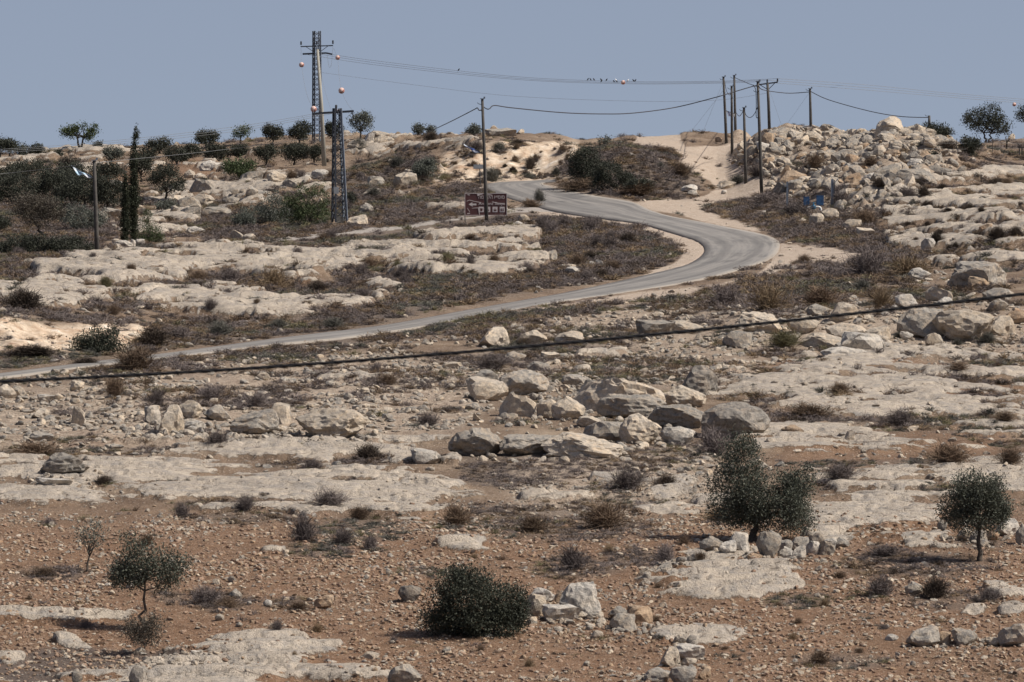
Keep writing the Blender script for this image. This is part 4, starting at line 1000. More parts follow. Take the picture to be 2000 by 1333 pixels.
def rubble_zone(n, smin, smax, pw, d0=395, d1=492):
    px = rg.uniform(1380, 1900, n); D = np.sqrt(rg.uniform(d0 ** 2, d1 ** 2, n)); X = D * (px - 1000) / F
    g = GZv(X, D); z = g(ZG); rw = row_of(px, D); keep = (rg.rand(n) < g(RUB) * 1.1 * (1 - 0.8 * g(SCR))) & (g(RDN) < .05) & ~((np.abs(px - 1592) < 34) & (np.abs(rw - 405) < 22)); s = smin + (smax - smin) * rg.rand(n) ** pw
    P = np.stack([X, D, z + s * 0.18], -1)[keep]; m = len(P); s = s[keep][:, None]
    allP.append(P); allS.append(s * rg.uniform(0.6, 1.3, (m, 3)) * np.array([1.15, 1.0, 0.85])); allR.append(np.stack([rg.uniform(-.9, .9, m), rg.uniform(-.9, .9, m), rg.uniform(0, 6.28, m)], -1)); allI.append(rg.choice([0, 1, 2, 3, 4, 5, 3, 4, 6], m))
def cluster(px0, py0, rx_, ry_, n, smin, smax, kinds):
    t = rg.uniform(0, 6.283, n); r = np.sqrt(rg.rand(n)); px = px0 + np.cos(t) * r * rx_; D = np.array([D_of(px0, py0 + math.sin(a) * b * ry_) for a, b in zip(t, r)])
    X = D * (px - 1000) / F; z = GZv(X, D)(ZG); s = (smin + (smax - smin) * rg.rand(n) ** 2.0)[:, None]
    allP.append(np.stack([X, D, z + s[:, 0] * .15], -1)); allS.append(s * rg.uniform(0.7, 1.3, (n, 3)) * np.array([1.15, 1.0, 0.8])); allR.append(np.stack([rg.uniform(-.6, .6, n), rg.uniform(-.6, .6, n), rg.uniform(0, 6.28, n)], -1)); allI.append(rg.choice(kinds, n))
for c_ in ((1100,1215,90,22,90,.06,.30),(1240,1235,60,14,60,.05,.22),(1340,1300,50,16,40,.05,.2),(1290,1120,50,16,60,.05,.2),(1870,1262,110,10,60,.04,.18),(1540,1100,90,10,50,.05,.2),(1900,1070,70,14,40,.06,.3),
           (1230,830,150,60,160,.08,.4),(1000,790,110,50,120,.08,.45),(1050,890,150,22,90,.08,.35),(500,850,90,18,110,.06,.35),(340,845,90,20,120,.06,.4),(650,868,90,14,70,.06,.25),(130,945,90,14,50,.05,.25),(1130,760,60,20,120,.08,.35),(1230,1160,100,16,60,.04,.16),(330,1300,120,16,70,.04,.22)):
    cluster(*c_, kinds=[0, 1, 2, 3, 4, 5, 3, 4])
rubble_zone(1100, 0.3, 1.3, 1.8)
rubble_zone(3800, 0.12, 0.5, 1.5)
instancer('loose_stones', np.concatenate(allP), np.concatenate(allS), np.concatenate(allR), np.concatenate(allI), stones, 'loose stones and gravel scattered over the slope')
print('stones', sum(len(p) for p in allP))

SH = [
 (1225,952,96,46,'g','broad grey-brown shrub before the big boulder group'),
 (1300,952,54,32,'d','round dark shrub right of the broad grey-brown one'),
 (1180,1035,130,60,'b','wide brown shrub patch above the red soil in the middle'),
 (1120,1115,80,52,'g','dry grey shrub on the red soil left of the oval slab'),
 (1298,1100,52,44,'g','dark grey dry shrub left of the olive with two crowns'),
 (890,1022,86,46,'b','dry brown shrub at the edge of the pale slab in the middle'),
 (1040,1038,90,40,'b','low brown dry shrub on the red soil near the middle'),
 (590,1060,74,58,'g','grey dry shrub, leftmost of three on the red soil'),
 (672,1065,60,32,'g','grey dry shrub, middle of three on the red soil'),
 (725,1072,40,34,'g','grey dry shrub, rightmost of three on the red soil'),
 (640,1000,90,36,'g','dry shrub with seed heads on the edge of the long pale slab'),
 (700,1010,60,32,'b','dry shrub right of the one with seed heads'),
 (480,1000,60,30,'g','small dry shrub below the long pale slab at left'),
 (355,1010,40,34,'g','small grey shrub in the red soil below the left slab'),
 (610,920,60,30,'g','dry grey shrub in front of the box-shaped boulder'),
 (720,900,66,34,'d','dark spiky dry shrub right of the box-shaped boulder'),
 (835,838,60,34,'g','grey dry shrub above the white boulder in the middle'),
 (205,948,44,18,'d','dark spiky tuft right of the dark grey boulder'),
 (425,882,66,30,'g','grey dry shrub below the pitted boulder'),
 (65,895,150,34,'b','long low brown grass clump at far left'),
 (95,1022,30,20,'g','tiny grey shrub in the red soil at far left'),
 (222,785,54,46,'b','brown dry shrub between the rocks below the cable at left'),
 (305,795,52,40,'g','grey dry shrub behind the cream boulder at left'),
 (410,785,60,36,'g','grey dry shrub above the rounded boulder at left'),
 (500,800,60,34,'g','grey dry shrub above the pitted boulder'),
 (735,728,28,24,'g','small upright shrub touching the cable left of centre'),
 (755,753,60,26,'b','low brown shrub left of the left boulder cluster'),
 (958,720,90,34,'g','grey dry shrub under the cable behind the left cluster'),
 (268,728,110,54,'b','tall brown dry grass beside the road at left'),
 (45,610,92,46,'d','dark domed shrub at the left edge above the cut bank'),
 (360,575,52,24,'o','olive-green low shrub on the ledges at left'),
 (385,550,58,26,'b','brown domed shrub with a green rim on the ledges at left'),
 (530,562,84,48,'s','tall straw-brown dry grass on the ledges left of centre'),
 (450,560,60,30,'g','grey dry shrub left of the straw-brown grass'),
 (875,532,40,24,'o','olive-green small shrub on the ledges in the middle'),
 (830,525,40,18,'o','olive-green low shrub left of the small one'),
 (1420,600,90,46,'g','tall purple-brown dry shrub above the right bank'),
 (1500,610,110,60,'s','tall straw-brown grass on top of the right bank'),
 (1600,600,110,44,'b','brown dry grass right of the tall straw clump'),
 (1690,545,110,62,'g','largest dark dry shrub mound right of the bend'),
 (1770,545,110,52,'s','straw-coloured grass mound behind the pale rounded stone'),
 (1720,600,70,50,'s','straw-brown grass below the largest dry mound'),
 (1570,515,38,18,'b','small brown tuft on the shoulder right of the bend'),
 (1530,680,90,36,'o','olive-brown shrub below the cable left of the orange boulder'),
 (1395,893,90,56,'g','grey dry shrub between the huge boulder and the olive'),
 (1870,740,60,20,'b','low dry grass on the pale ledges at right'),
 (1580,820,130,34,'b','long brown grass strip in the crack of the wide pale slab'),
 (1760,830,80,40,'g','grey-brown dry shrub at the right end of the slab crack'),
 (1640,785,60,24,'b','brown tuft on the pale slab at right'),
 (1960,835,60,22,'b','brown tuft on the pale ledge at the right edge'),
 (1640,950,100,36,'g','grey dry shrub in front of the low rock above the big slab'),
 (1850,925,120,44,'b','brown dry grass above the rightmost olive'),
 (1970,925,70,38,'b','brown dry grass at the right edge above the rightmost olive'),
 (1400,1022,90,34,'s','straw tuft left of the trunk of the two-crowned olive'),
 (1720,1175,74,48,'g','grey dry shrub on the red soil at right'),
 (1825,1175,64,44,'d','dark dry shrub right of the half-hidden grey boulder'),
 (1930,1180,60,34,'g','dry shrub below the rightmost olive'),
 (1730,1095,100,26,'g','dark dry shrub below the big slab at right'),
 (400,1178,80,40,'g','grey-brown dry grass right of the crooked olive'),
 (445,1188,54,24,'b','brown grass beside the round grey stone'),
 (85,1125,60,20,'b','low brown grass left of the leafless sapling'),
 (580,1195,50,20,'b','small brown tuft left of the brown wedge-shaped stone'),
 (1600,1300,60,30,'b','faint brown tuft at the bottom right'),
 (1848,300,60,22,'d','dark low shrub right of the rubble heap'),
 (1770,405,70,26,'g','dark dry shrub below the pyramid-shaped boulder'),
 (1690,445,70,38,'b','brown dry shrub right of the boulders at the blue boxes'),
 (1640,410,50,26,'g','dry shrub beside the steel fence post'),
 (1890,392,40,20,'d','small dark shrub on the pale terraces, upper middle'),
 (1905,368,26,10,'d','tiny dark shrub highest on the pale terraces'),
 (1950,365,60,18,'d','dark low shrub on the upper pale terraces'),
 (1985,370,50,18,'d','dark low shrub at the right edge of the upper terraces'),
 (1840,378,40,14,'d','dark low shrub at the left of the pale terraces'),
 (1825,432,34,14,'d','small dark shrub on the middle terraces'),
 (1880,455,36,18,'d','dark shrub on the middle terraces'),
 (1968,450,60,20,'d','dark shrub on the middle terraces near the right edge'),
 (1910,472,34,18,'d','dark round shrub low on the terraces'),
 (1950,488,50,30,'d','dark shrub pair member low on the terraces, larger'),
 (1985,478,40,24,'d','dark shrub at the right edge low on the terraces'),
 (1930,512,36,18,'e','grey-green shrub above the leaning slab'),
 (1830,485,30,22,'d','dark shrub behind the pale rounded boulder'),
 (1865,487,18,16,'d','small dark shrub right of the pale rounded boulder'),
 (1686,568,44,26,'e','blue-green bayonet-leaved plant on the right bank'),
 (1755,665,30,18,'e','blue-green plant below the leaning grey-tan boulder'),
 (1930,675,40,22,'e','blue-green plant at the foot of the right bank'),
 (1870,680,24,14,'e','small blue-green plant at the foot of the right bank'),
 (1440,360,42,20,'e','grey shrub on the rock beside the dirt track'),
 (1500,400,90,24,'g','grey-purple scrub mound beside the tall wooden pole'),
 (1555,425,90,30,'g','grey-purple scrub mound in front of the left steel post'),
 (1055,395,28,30,'e','dark grey roadside shrub right of the brown sign'),
 (1035,405,60,18,'b','brown roadside shrub low right of the brown sign'),
 (960,355,50,30,'e','grey shrub against the cut bank behind the sign'),
 (975,295,40,22,'e','grey shrub high on the cut bank'),
 (1035,330,26,26,'d','dark shrub in the middle of the cut bank'),
 (1045,310,20,16,'b','brown shrub higher in the middle of the cut bank'),
 (1095,320,14,12,'b','small brown shrub on the right of the cut bank'),
 (1010,285,26,12,'d','dark low shrub near the top of the cut bank'),
 (1088,345,20,20,'e','grey shrub at the foot of the cut bank'),
 (1005,318,24,14,'b','small brown shrub on the left of the cut bank'),
 (930,300,40,24,'g','grey shrub left on the cut bank behind the pole'),
 (1100,300,30,18,'b','brown shrub at the upper right of the cut bank'),
 (775,330,46,26,'e','grey-green round shrub on the slope above the rocks'),
 (1290,300,60,14,'b','brown shrub on top of the mound by the track'),
 (1330,345,50,30,'b','reddish-brown shrub on the mound beside the track'),
 (1290,330,20,14,'e','grey tuft on the mound beside the track'),
 (410,415,24,14,'g','little dry shrub amid the left hillside boulders'),
 (780,550,50,30,'g','grey twiggy shrub on the centre ledges'),
 (705,540,44,30,'g','grey twiggy shrub on the ledges below the pylon'),
 (630,475,36,22,'b','brown shrub just below the side path'),
 (680,560,60,26,'g','dry grey shrub above the lower road, left of centre'),
 (620,575,60,24,'d','dark dry shrub above the lower road, left of centre'),
 (350,665,70,34,'g','dry grey-brown shrub right of the dark green roadside bush'),
 (300,680,80,44,'d','dark dry scrub next to the dark green roadside bush'),
 (430,655,60,34,'e','greenish shrub above the road left of centre'),
 (545,640,50,22,'e','green low shrub above the road left of centre'),
 (650,640,60,22,'e','green-grey low shrub beside the road'),
 (1545,300,44,22,'b','brown shrub between boulders high in the rubble heap'),
 (1590,335,56,30,'b','brown shrub in the hollow of the rubble heap left of its middle'),
 (1640,385,60,26,'g','grey-brown shrub at the foot of the rubble heap'),
 (1700,335,44,20,'b','brown shrub among boulders right of the heap middle'),
 (1480,345,60,28,'g','grey-brown scrub at the left foot of the rubble heap'),
 (1620,290,30,16,'g','small grey shrub near the top of the rubble heap'),
 (1770,335,50,20,'b','brown shrub on the right flank of the rubble heap'),
 (1130,375,110,26,'b','brown dry grass at the road edge below the mound'),
 (1240,385,120,26,'b','brown dry grass along the foot of the mound'),
 (60,705,120,24,'d','dark dry scrub at the foot of the cut bank at far left'),
 (170,712,70,18,'d','dark dry scrub before the cut bank at left'),
]
SHRM = sstep(0.0, 0.5, ell_field([(q[0] + (q[2] * .25 if n_ % 2 else -q[2] * .25), q[1] - 1, q[2] * .85, max(4, q[3] * .30)) for n_, q in enumerate(SH)])) * 0.9
# scrub also gathers round each hand placed shrub (list below)
# dry scrub ----------------------------------------------------------------
def mat_plain(name, c1, c2, scale=3.0, rough=0.9, trans=0.0, rand=0.25):
    s = NT(name, rough); oi = s.n('ShaderNodeObjectInfo')
    v = s.geo.outputs['Position']
    col = s.ramp(s.noise(scale, 4, 0.7, vec=v), [(0.35, c1), (0.65, c2)])
    col = s.mix(1.0, col, s.ramp(oi.outputs['Random'], [(0.0, 1 - rand), (1.0, 1 + rand)]), 'MULTIPLY')
    return s.done(col)
M_DRY = mat_plain('dry_grey_twigs', (0.105, 0.086, 0.080, 1), (0.195, 0.165, 0.153, 1), 1.2)
M_DRYB = mat_plain('dry_brown_stems', (0.100, 0.068, 0.047, 1), (0.200, 0.145, 0.100, 1), 1.2)
M_STRAW = mat_plain('straw_brown_grass', (0.15, 0.105, 0.065, 1), (0.27, 0.20, 0.125, 1), 1.2)
M_OLIV = mat_plain('olive_drab_herb', (0.11, 0.10, 0.055, 1), (0.19, 0.17, 0.10, 1), 1.2)
M_DKSC = mat_plain('dark_thorn_scrub', (0.045, 0.036, 0.029, 1), (0.098, 0.075, 0.058, 1), 1.2)
M_SAGE = mat_plain('grey_green_scrub', (0.075, 0.072, 0.060, 1), (0.140, 0.135, 0.115, 1), 1.2)
def tuft_mesh(name, n, spread, seed, mat, wid=0.020, sub=2, up=0.75):
    """unit dome of twigs: each a thin bent strip with side twigs"""
    rg = np.random.RandomState(seed); V = []; Fq = []
    def strip(p0, p1, w):
        b = len(V); d = np.cross(p1 - p0, rg.normal(size=3)); d = d / (np.linalg.norm(d) + 1e-9) * w
        V.extend([p0 - d, p0 + d, p1 + d * 0.35, p1 - d * 0.35]); Fq.append((b, b + 1, b + 2, b + 3))
    for k in range(n):
        if k % 7 == 0: cth, cph = rg.uniform(0, 6.283), abs(rg.normal(0, 0.6))
        th = cth + rg.normal(0, 0.5); ph = min(1.5, abs(cph + rg.normal(0, 0.30)))
        d = np.array([math.sin(ph) * math.cos(th) * spread, math.sin(ph) * math.sin(th) * spread, math.cos(ph) * up + 0.08])
        L_ = rg.uniform(0.35, 1.0); b0 = np.array([rg.normal(0, 0.10) * spread, rg.normal(0, 0.10) * spread, 0.0])
        m = b0 + d * L_ * 0.5 + rg.normal(0, 0.07, 3); e = b0 + d * L_ + np.array([0, 0, -0.08 * ph]) + rg.normal(0, 0.05, 3)
        strip(b0, m, wid); strip(m, e, wid * 0.8)
        for q in range(sub):
            t = rg.uniform(0.35, 1.0); p = m + (e - m) * (t * 2 - 1 if t > .5 else 0); o = rg.normal(0, 0.13, 3); o[2] = o[2] * 0.8 + 0.03
            strip(p, p + o + d * 0.10, wid * 0.7)
    return mesh_np(name, np.array(V), np.array(Fq), mat, False)
sp_mats = [M_DRY, M_DRYB, M_DRY, M_DKSC, M_DRY, M_STRAW, M_DRYB, M_DRY, M_OLIV, M_SAGE]
tprot = [proto('scrub_tuft', tuft_mesh('scrub_tuft', 46, 1.15, 50 + k, m, 0.026, 2)) for k, m in enumerate(sp_mats)]
P_, S_, R_, I_ = [], [], [], []
def tufts(n, d0, d1, smin, smax, dense, sparse, pw=1.6):
    px = rg.uniform(-60, 2060, n); D = np.sqrt(rg.uniform(d0 ** 2, d1 ** 2, n)); X = D * (px - 1000) / F
    g = GZv(X, D); z = g(ZG); road = g(RDN); rock = g(ROCKF); trk = g(TRK); side = g(SIDE); row = row_of(px, D); scr = np.maximum(g(SCR), rs(SHRM, px, row)); cut = g(CUTF) * (scr < .5); rub = g(RUB)
    cl = fbm2(X / 1.8, D / 3.0, 3, 155)
    edge = np.exp(-((rock + 0.06) / 0.10) ** 2)
    p = dense * scr * sstep(0.22, 0.46, cl) + sparse * (1.1 * sstep(0.50, 0.66, cl) + 1.3 * edge * sstep(0.4, 0.6, cl)) * sstep(900, 760, row) + sparse * 0.30 * sstep(0.55, 0.72, cl)
    p = p * (1 - np.clip(2.2 * rs(SIDEM, px, row - 6) + 2.2 * rs(SIDEM, px, row - 12), 0, 0.96)) * (1 - np.clip(trk * 1.3, 0, 0.97)) * (1 - 0.8 * np.clip(side * 1.5, 0, 1)) * (1 - 0.80 * cut) * (1 - 0.55 * rub * (scr < 0.3)) * np.where(rock > 0.12, 0.12, 1)
    keep = (rg.rand(n) < p) & (road < 0.05) & (((px - 1592) / 34) ** 2 + ((row - 414) / 11) ** 2 > 1)
    s = smin + (smax - smin) * rg.rand(n) ** pw
    m = int(keep.sum()); s = s[keep]
    P_.append(np.stack([X, D, z - 0.03], -1)[keep]); S_.append(np.stack([s * rg.uniform(.9, 2.2, m), s * rg.uniform(.9, 2.2, m), s * rg.uniform(.45, 1.0, m)], -1)); R_.append(np.stack([rg.uniform(-.12, .12, m), rg.uniform(-.12, .12, m), rg.uniform(0, 6.28, m)], -1))
    # neighbours share a kind of plant
    kz = fbm2(X / 4.0, D / 8.0, 3, 199)[keep]
    base = np.clip((sstep(0.22, 0.80, kz) * 9.99).astype(int) + rg.randint(-2, 3, m), 0, 9); I_.append(base)
tufts(60000, 128, 200, 0.06, 0.26, 1.0, 0.34)
tufts(34000, 200, 270, 0.10, 0.42, 1.0, 0.55)
tufts(42000, 270, 360, 0.16, 0.56, 0.95, 0.5)
tufts(64000, 360, 500, 0.18, 0.62, 1.2, 0.40)
tufts(9000, 500, 606, 0.25, 0.8, 0.6, 0.35)
instancer('dry_scrub', np.concatenate(P_), np.concatenate(S_), np.concatenate(R_), np.concatenate(I_), tprot, 'dry thorny scrub and dead grass covering the slope between the rocks')
print('tufts', sum(len(p) for p in P_))

# individual dry shrubs ------------------------------------------------------
_shm = {}
def shrub(px, py, w, h, kind, label, group=None, name='dry_shrub', cat='shrub', seed=None):
    D = D_of(px, py); s = D / F; k = (seed if seed is not None else rnd.randint(0, 3)) % 4
    key = (kind, k)
    mats = dict(g=M_DRY, b=M_DRYB, s=M_STRAW, o=M_OLIV, d=M_DKSC, e=M_SAGE)
    if key not in _shm:
        n = dict(g=300, b=300, s=340, o=330, d=460, e=420)[kind]
        _shm[key] = tuft_mesh(name, n, 0.95, 300 + k * 9 + ord(kind), mats[kind], 0.0095 if kind != 'd' else 0.013, 6 if kind != 's' else 2, 0.95)
    o = bpy.data.objects.new(name, _shm[key]); W_ = w * s; H_ = h * s
    x = W(px, py, D).x; y = D + W_ * 0.25; x *= y / D
    o.location = (x, y, gz(x, y) - 0.03); o.scale = (W_ / 1.4, W_ / 1.6, H_ / 1.05); o.rotation_euler = (rnd.uniform(-.1, .1), rnd.uniform(-.15, .15), 0)
    link(o); return tag(o, label, cat, group)
for q in SH: shrub(*q)
def scatter_shrubs(poly, n, wr, kinds, label, group, seed):
    rg = random.Random(seed); xs = [a for a, b in poly]; ys = [b for a, b in poly]; k = 0; t = 0
    while k < n and t < n * 40:
        t += 1; x = rg.uniform(min(xs), max(xs)); y = rg.uniform(min(ys), max(ys))
        if not inpoly(x, y, poly): continue
        D = D_of(x, y); X = W(x, y, D).x
        if poly_hit(x, y): continue
        w = rg.uniform(*wr); kd = rg.choice(kinds); hh = w * rg.uniform(.45, .7)
        sz = 'small ' if w < 24 else ('wide ' if w > 36 else '')
        lb = f"{sz}{dict(g='grey-brown', b='brown', s='straw-coloured', o='olive-drab', d='dark', e='grey-green')[kd]} shrub "
        lb = uniq(lb, x, y - hh / 2)
        shrub(x, y, w, hh, kd, lb, group); k += 1
def poly_hit(x, y):
    return float(rs(ROADN, np.array([x]), np.array([y]))[0]) > 0.02 or float(rs(TRACKM, np.array([x]), np.array([y]))[0]) > 0.3
scatter_shrubs([(0,500),(500,480),(900,440),(1040,430),(1040,540),(700,600),(300,650),(0,600)], 34, (18, 44), 'ggbbdo', 'low dry shrub in a crack of the pale ledges left of the bend', 'dry shrubs on the ledges left of the bend', 21)
scatter_shrubs([(1050,430),(1240,446),(1325,490),(1260,530),(1080,562),(1060,500)], 22, (24, 52), 'gggbd', 'purple-grey dry shrub in the scrub inside the road bend', 'dry shrubs inside the road bend', 22)
scatter_shrubs([(1660,380),(2000,360),(2000,520),(1760,500)], 22, (14, 34), 'dddb', 'small dark shrub dotted over the pale terraces at right', 'dark shrubs on the pale terraces at right', 23)
scatter_shrubs([(20,1040),(560,1050),(1300,1060),(1980,1130),(1900,1300),(300,1320),(20,1180)], 30, (16, 40), 'gbbs', 'sparse dry tuft growing in the red stony soil', 'dry tufts in the red soil', 24)
scatter_shrubs([(640,290),(840,275),(850,350),(690,420),(560,410),(560,300)], 26, (16, 40), 'ggbed', 'dry shrub on the upper slope left of the roadside pole', 'dry shrubs on the upper slope', 25)
scatter_shrubs([(870,300),(1120,285),(1110,340),(900,350)], 26, (8, 20), 'bbdg', 'small brown shrub clinging to the pale cut bank', 'shrubs on the cut bank', 26)
# ---------------------------------------------------------------- trees
def mat_leaf(name, c1, c2, c3):
    s = NT(name, 0.7); s.b.inputs['Specular IOR Level'].default_value = 0.25
    oi = s.n('ShaderNodeObjectInfo'); at = s.attr('leaf')
    col = s.ramp(at, [(0.0, c1), (0.55, c2), (1.0, c3)])
    col = s.mix(1.0, col, s.ramp(s.noise(1.4, 3, 0.6, vec=s.geo.outputs['Position']), [(0.3, 0.75), (0.7, 1.2)]), 'MULTIPLY')
    s.l(col, s.b.inputs['Base Color'])
    tr = s.n('ShaderNodeBsdfTranslucent'); s.l(col, tr.inputs[0]); mxs = s.n('ShaderNodeMixShader'); mxs.inputs[0].default_value = 0.15
    out = s.t.nodes['Material Output']; s.l(s.b.outputs[0], mxs.inputs[1]); s.l(tr.outputs[0], mxs.inputs[2]); s.l(mxs.outputs[0], out.inputs[0])
    return s.m
L_OLIVE = mat_leaf('olive_leaves', (0.050, 0.055, 0.038, 1), (0.082, 0.088, 0.065, 1), (0.135, 0.141, 0.114, 1))
L_FAR = mat_leaf('dark_far_leaves', (0.024, 0.027, 0.019, 1), (0.044, 0.048, 0.034, 1), (0.092, 0.096, 0.074, 1))  # darker leaf tone for distant olives and bushes
L_GREEN = mat_leaf('green_leaves', (0.035, 0.050, 0.022, 1), (0.065, 0.085, 0.036, 1), (0.11, 0.13, 0.065, 1))
L_DARK = mat_leaf('dark_leaves', (0.030, 0.034, 0.023, 1), (0.048, 0.053, 0.037, 1), (0.085, 0.089, 0.066, 1))
L_GREY = mat_leaf('grey_green_leaves', (0.060, 0.066, 0.052, 1), (0.105, 0.112, 0.092, 1), (0.17, 0.18, 0.155, 1))
L_BROWN = mat_leaf('brown_dry_leaves', (0.055, 0.046, 0.036, 1), (0.095, 0.080, 0.062, 1), (0.14, 0.125, 0.10, 1))
L_CYP = mat_leaf('cypress_leaves', (0.016, 0.020, 0.012, 1), (0.032, 0.038, 0.022, 1), (0.07, 0.075, 0.045, 1))
M_BARK = mat_plain('dark_bark', (0.045, 0.036, 0.030, 1), (0.105, 0.088, 0.072, 1), 8)
LM = dict(o=L_OLIVE, g=L_GREEN, d=L_DARK, s=L_GREY, b=L_BROWN, c=L_CYP)
def leaf_cloud(lobes, n, size, seed, gap=0.42, per=7, spread=1.7, asp=0.32, core=0.45):
    rg = np.random.RandomState(seed); L_ = np.array(lobes, float)
    w = np.cbrt(L_[:, 3] * L_[:, 4] * L_[:, 5]) ** 2; w /= w.sum(); nb = max(1, n // per)
    k = rg.choice(len(L_), int(nb * 2.4), p=w); d = rg.normal(size=(len(k), 3)); d /= np.linalg.norm(d, axis=1)[:, None]
    r = core + (1 - core) * rg.rand(len(k)) ** 0.7
    P = L_[k, :3] + d * r[:, None] * L_[k, 3:6] * rg.uniform(0.85, 1.12, (len(k), 1))
    mr = np.mean(L_[:, 3:6]); m = fbm3(P / (mr * 0.55) + seed, 2, seed) > gap
    P, d = P[m][:nb], d[m][:nb]
    P = P + d * ((fbm3(P / (mr * 0.8) + 7 + seed, 2, seed + 3) - 0.5) * mr * 1.15)[:, None]
    nb = len(P)
    C = np.repeat(P, per, 0) + rg.normal(size=(nb * per, 3)) * size * spread
    O = np.repeat(d, per, 0) * 0.6 + rg.normal(size=(nb * per, 3)) * 0.8; O[:, 2] += 0.25; O /= np.linalg.norm(O, axis=1)[:, None]
    S = np.cross(O, rg.normal(size=O.shape)); S /= np.linalg.norm(S, axis=1)[:, None] + 1e-9
    ln = size * rg.uniform(0.7, 1.4, (len(C), 1)); wd = ln * asp
    V = np.stack([C, C + O * ln * 0.5 + S * wd, C + O * ln, C + O * ln * 0.5 - S * wd], 1).reshape(-1, 3)
    Fq = np.arange(len(V)).reshape(-1, 4)
    lv = np.repeat(rg.rand(nb), per) * 0.5 + rg.rand(nb * per) * 0.5
    return V, Fq, np.repeat(lv, 4)
def crown_obj(V, Fq, lv, mat, parent, name='crown'):
    me = mesh_np(name, V, Fq, mat, False); a = me.attributes.new('leaf', 'FLOAT', 'POINT'); a.data.foreach_set('value', lv.astype(np.float32))
    return link(bpy.data.objects.new(name, me), parent)
def limb_pts(a, b, rg, wob, n=5):
    a = Vector(a); b = Vector(b); L_ = (b - a).length; out = []
    for i in range(n + 1):
        t = i / n; p = a.lerp(b, t); f = math.sin(math.pi * t) * wob * L_
        out.append(p + Vector((rg.uniform(-1, 1), rg.uniform(-1, 1), rg.uniform(-.4, .4))) * f)
    return out
def tree(name, label, cat, px, py, x0, x1, yt, yb, mat='o', n=2600, leaf=3.2, seed=1, gap=0.42, trunks=((0, 0),), tw=None, lobes=None, core=0.45, group=None, D=None, k=7, asp=0.28, wob=0.12, asp_y=0.85):
    """crown fills photo columns x0..x1 and rows yt..yb; the foot stands at (px, py)"""
    if D is None: D = D_of(px, py)
    s = D / F; rg = random.Random(seed)
    bx = W(px, py, D).x; z0 = gz(bx, D); root = empty(name, (bx, D, z0 - 0.04)); tag(root, label, cat, group)
    cx, cz = ((x0 + x1) / 2 - px) * s, (py - (yt + yb) / 2) * s; rx, rz = (x1 - x0) / 2 * s, (yb - yt) / 2 * s
    if px < 262 and 335 < py < 515: rx *= 1.3; rz *= 1.25
    ry = rx * asp_y
    if lobes is None:
        lobes = [(cx, 0, cz, rx * 0.72, ry * 0.72, rz * 0.74)]
        for q in range(k):
            a = 2 * math.pi * q / k + rg.uniform(-.4, .4); e = rg.uniform(-0.5, 0.9)
            f = rg.uniform(0.26, 0.44)
            lobes.append((cx + math.cos(a) * math.cos(e) * rx * (1 - f), math.sin(a) * math.cos(e) * ry * (1 - f), cz + math.sin(e) * rz * (1 - f), rx * f, ry * f, rz * f * 1.05))
    else: lobes = [((a - px) * s, d_ * s, (py - b) * s, c * s, c * s * 0.9, e * s) for a, b, c, e, d_ in lobes]
    far = D > 350
    V, Fq, lv = leaf_cloud(lobes, int(n * ((2.8 if px < 260 and py > 330 else 1.8) if far else 1)), leaf * s * (0.9 if far else 1), seed, gap, core=core, asp=asp, per=6 if far else 7, spread=1.1 if far else 1.7)
    V[:, 2] = np.maximum(V[:, 2], 0.05 * s)
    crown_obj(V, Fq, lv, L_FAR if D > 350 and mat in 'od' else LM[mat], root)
    if tw is None: tw = max(2.2, (x1 - x0) * 0.035)
    tb = MB()
    for (tx, ty) in trunks:
        top = (cx * 0.55 + tx * s, 0, max(0.15, (py - yb) * s + rz * 0.35) + ty * s)
        pts = limb_pts((tx * 0.2 * s, 0, -0.1), top, rg, wob, 6); r0 = tw * s
        tb.tube(pts, [r0 * (1.25 - 0.12 * i) * (1.3 if i == 0 else 1) for i in range(7)], 7)
        for q, L_ in enumerate(lobes[:7]):
            if rg.random() < 0.8: tb.tube(limb_pts(pts[-1 - q % 2], (L_[0] * 0.9, L_[1] * 0.8, L_[2]), rg, wob), [r0 * v for v in (.6, .5, .4, .3, .2, .1)], 5)
    tb.obj('trunk', M_BARK, root, smooth=True)
    return root
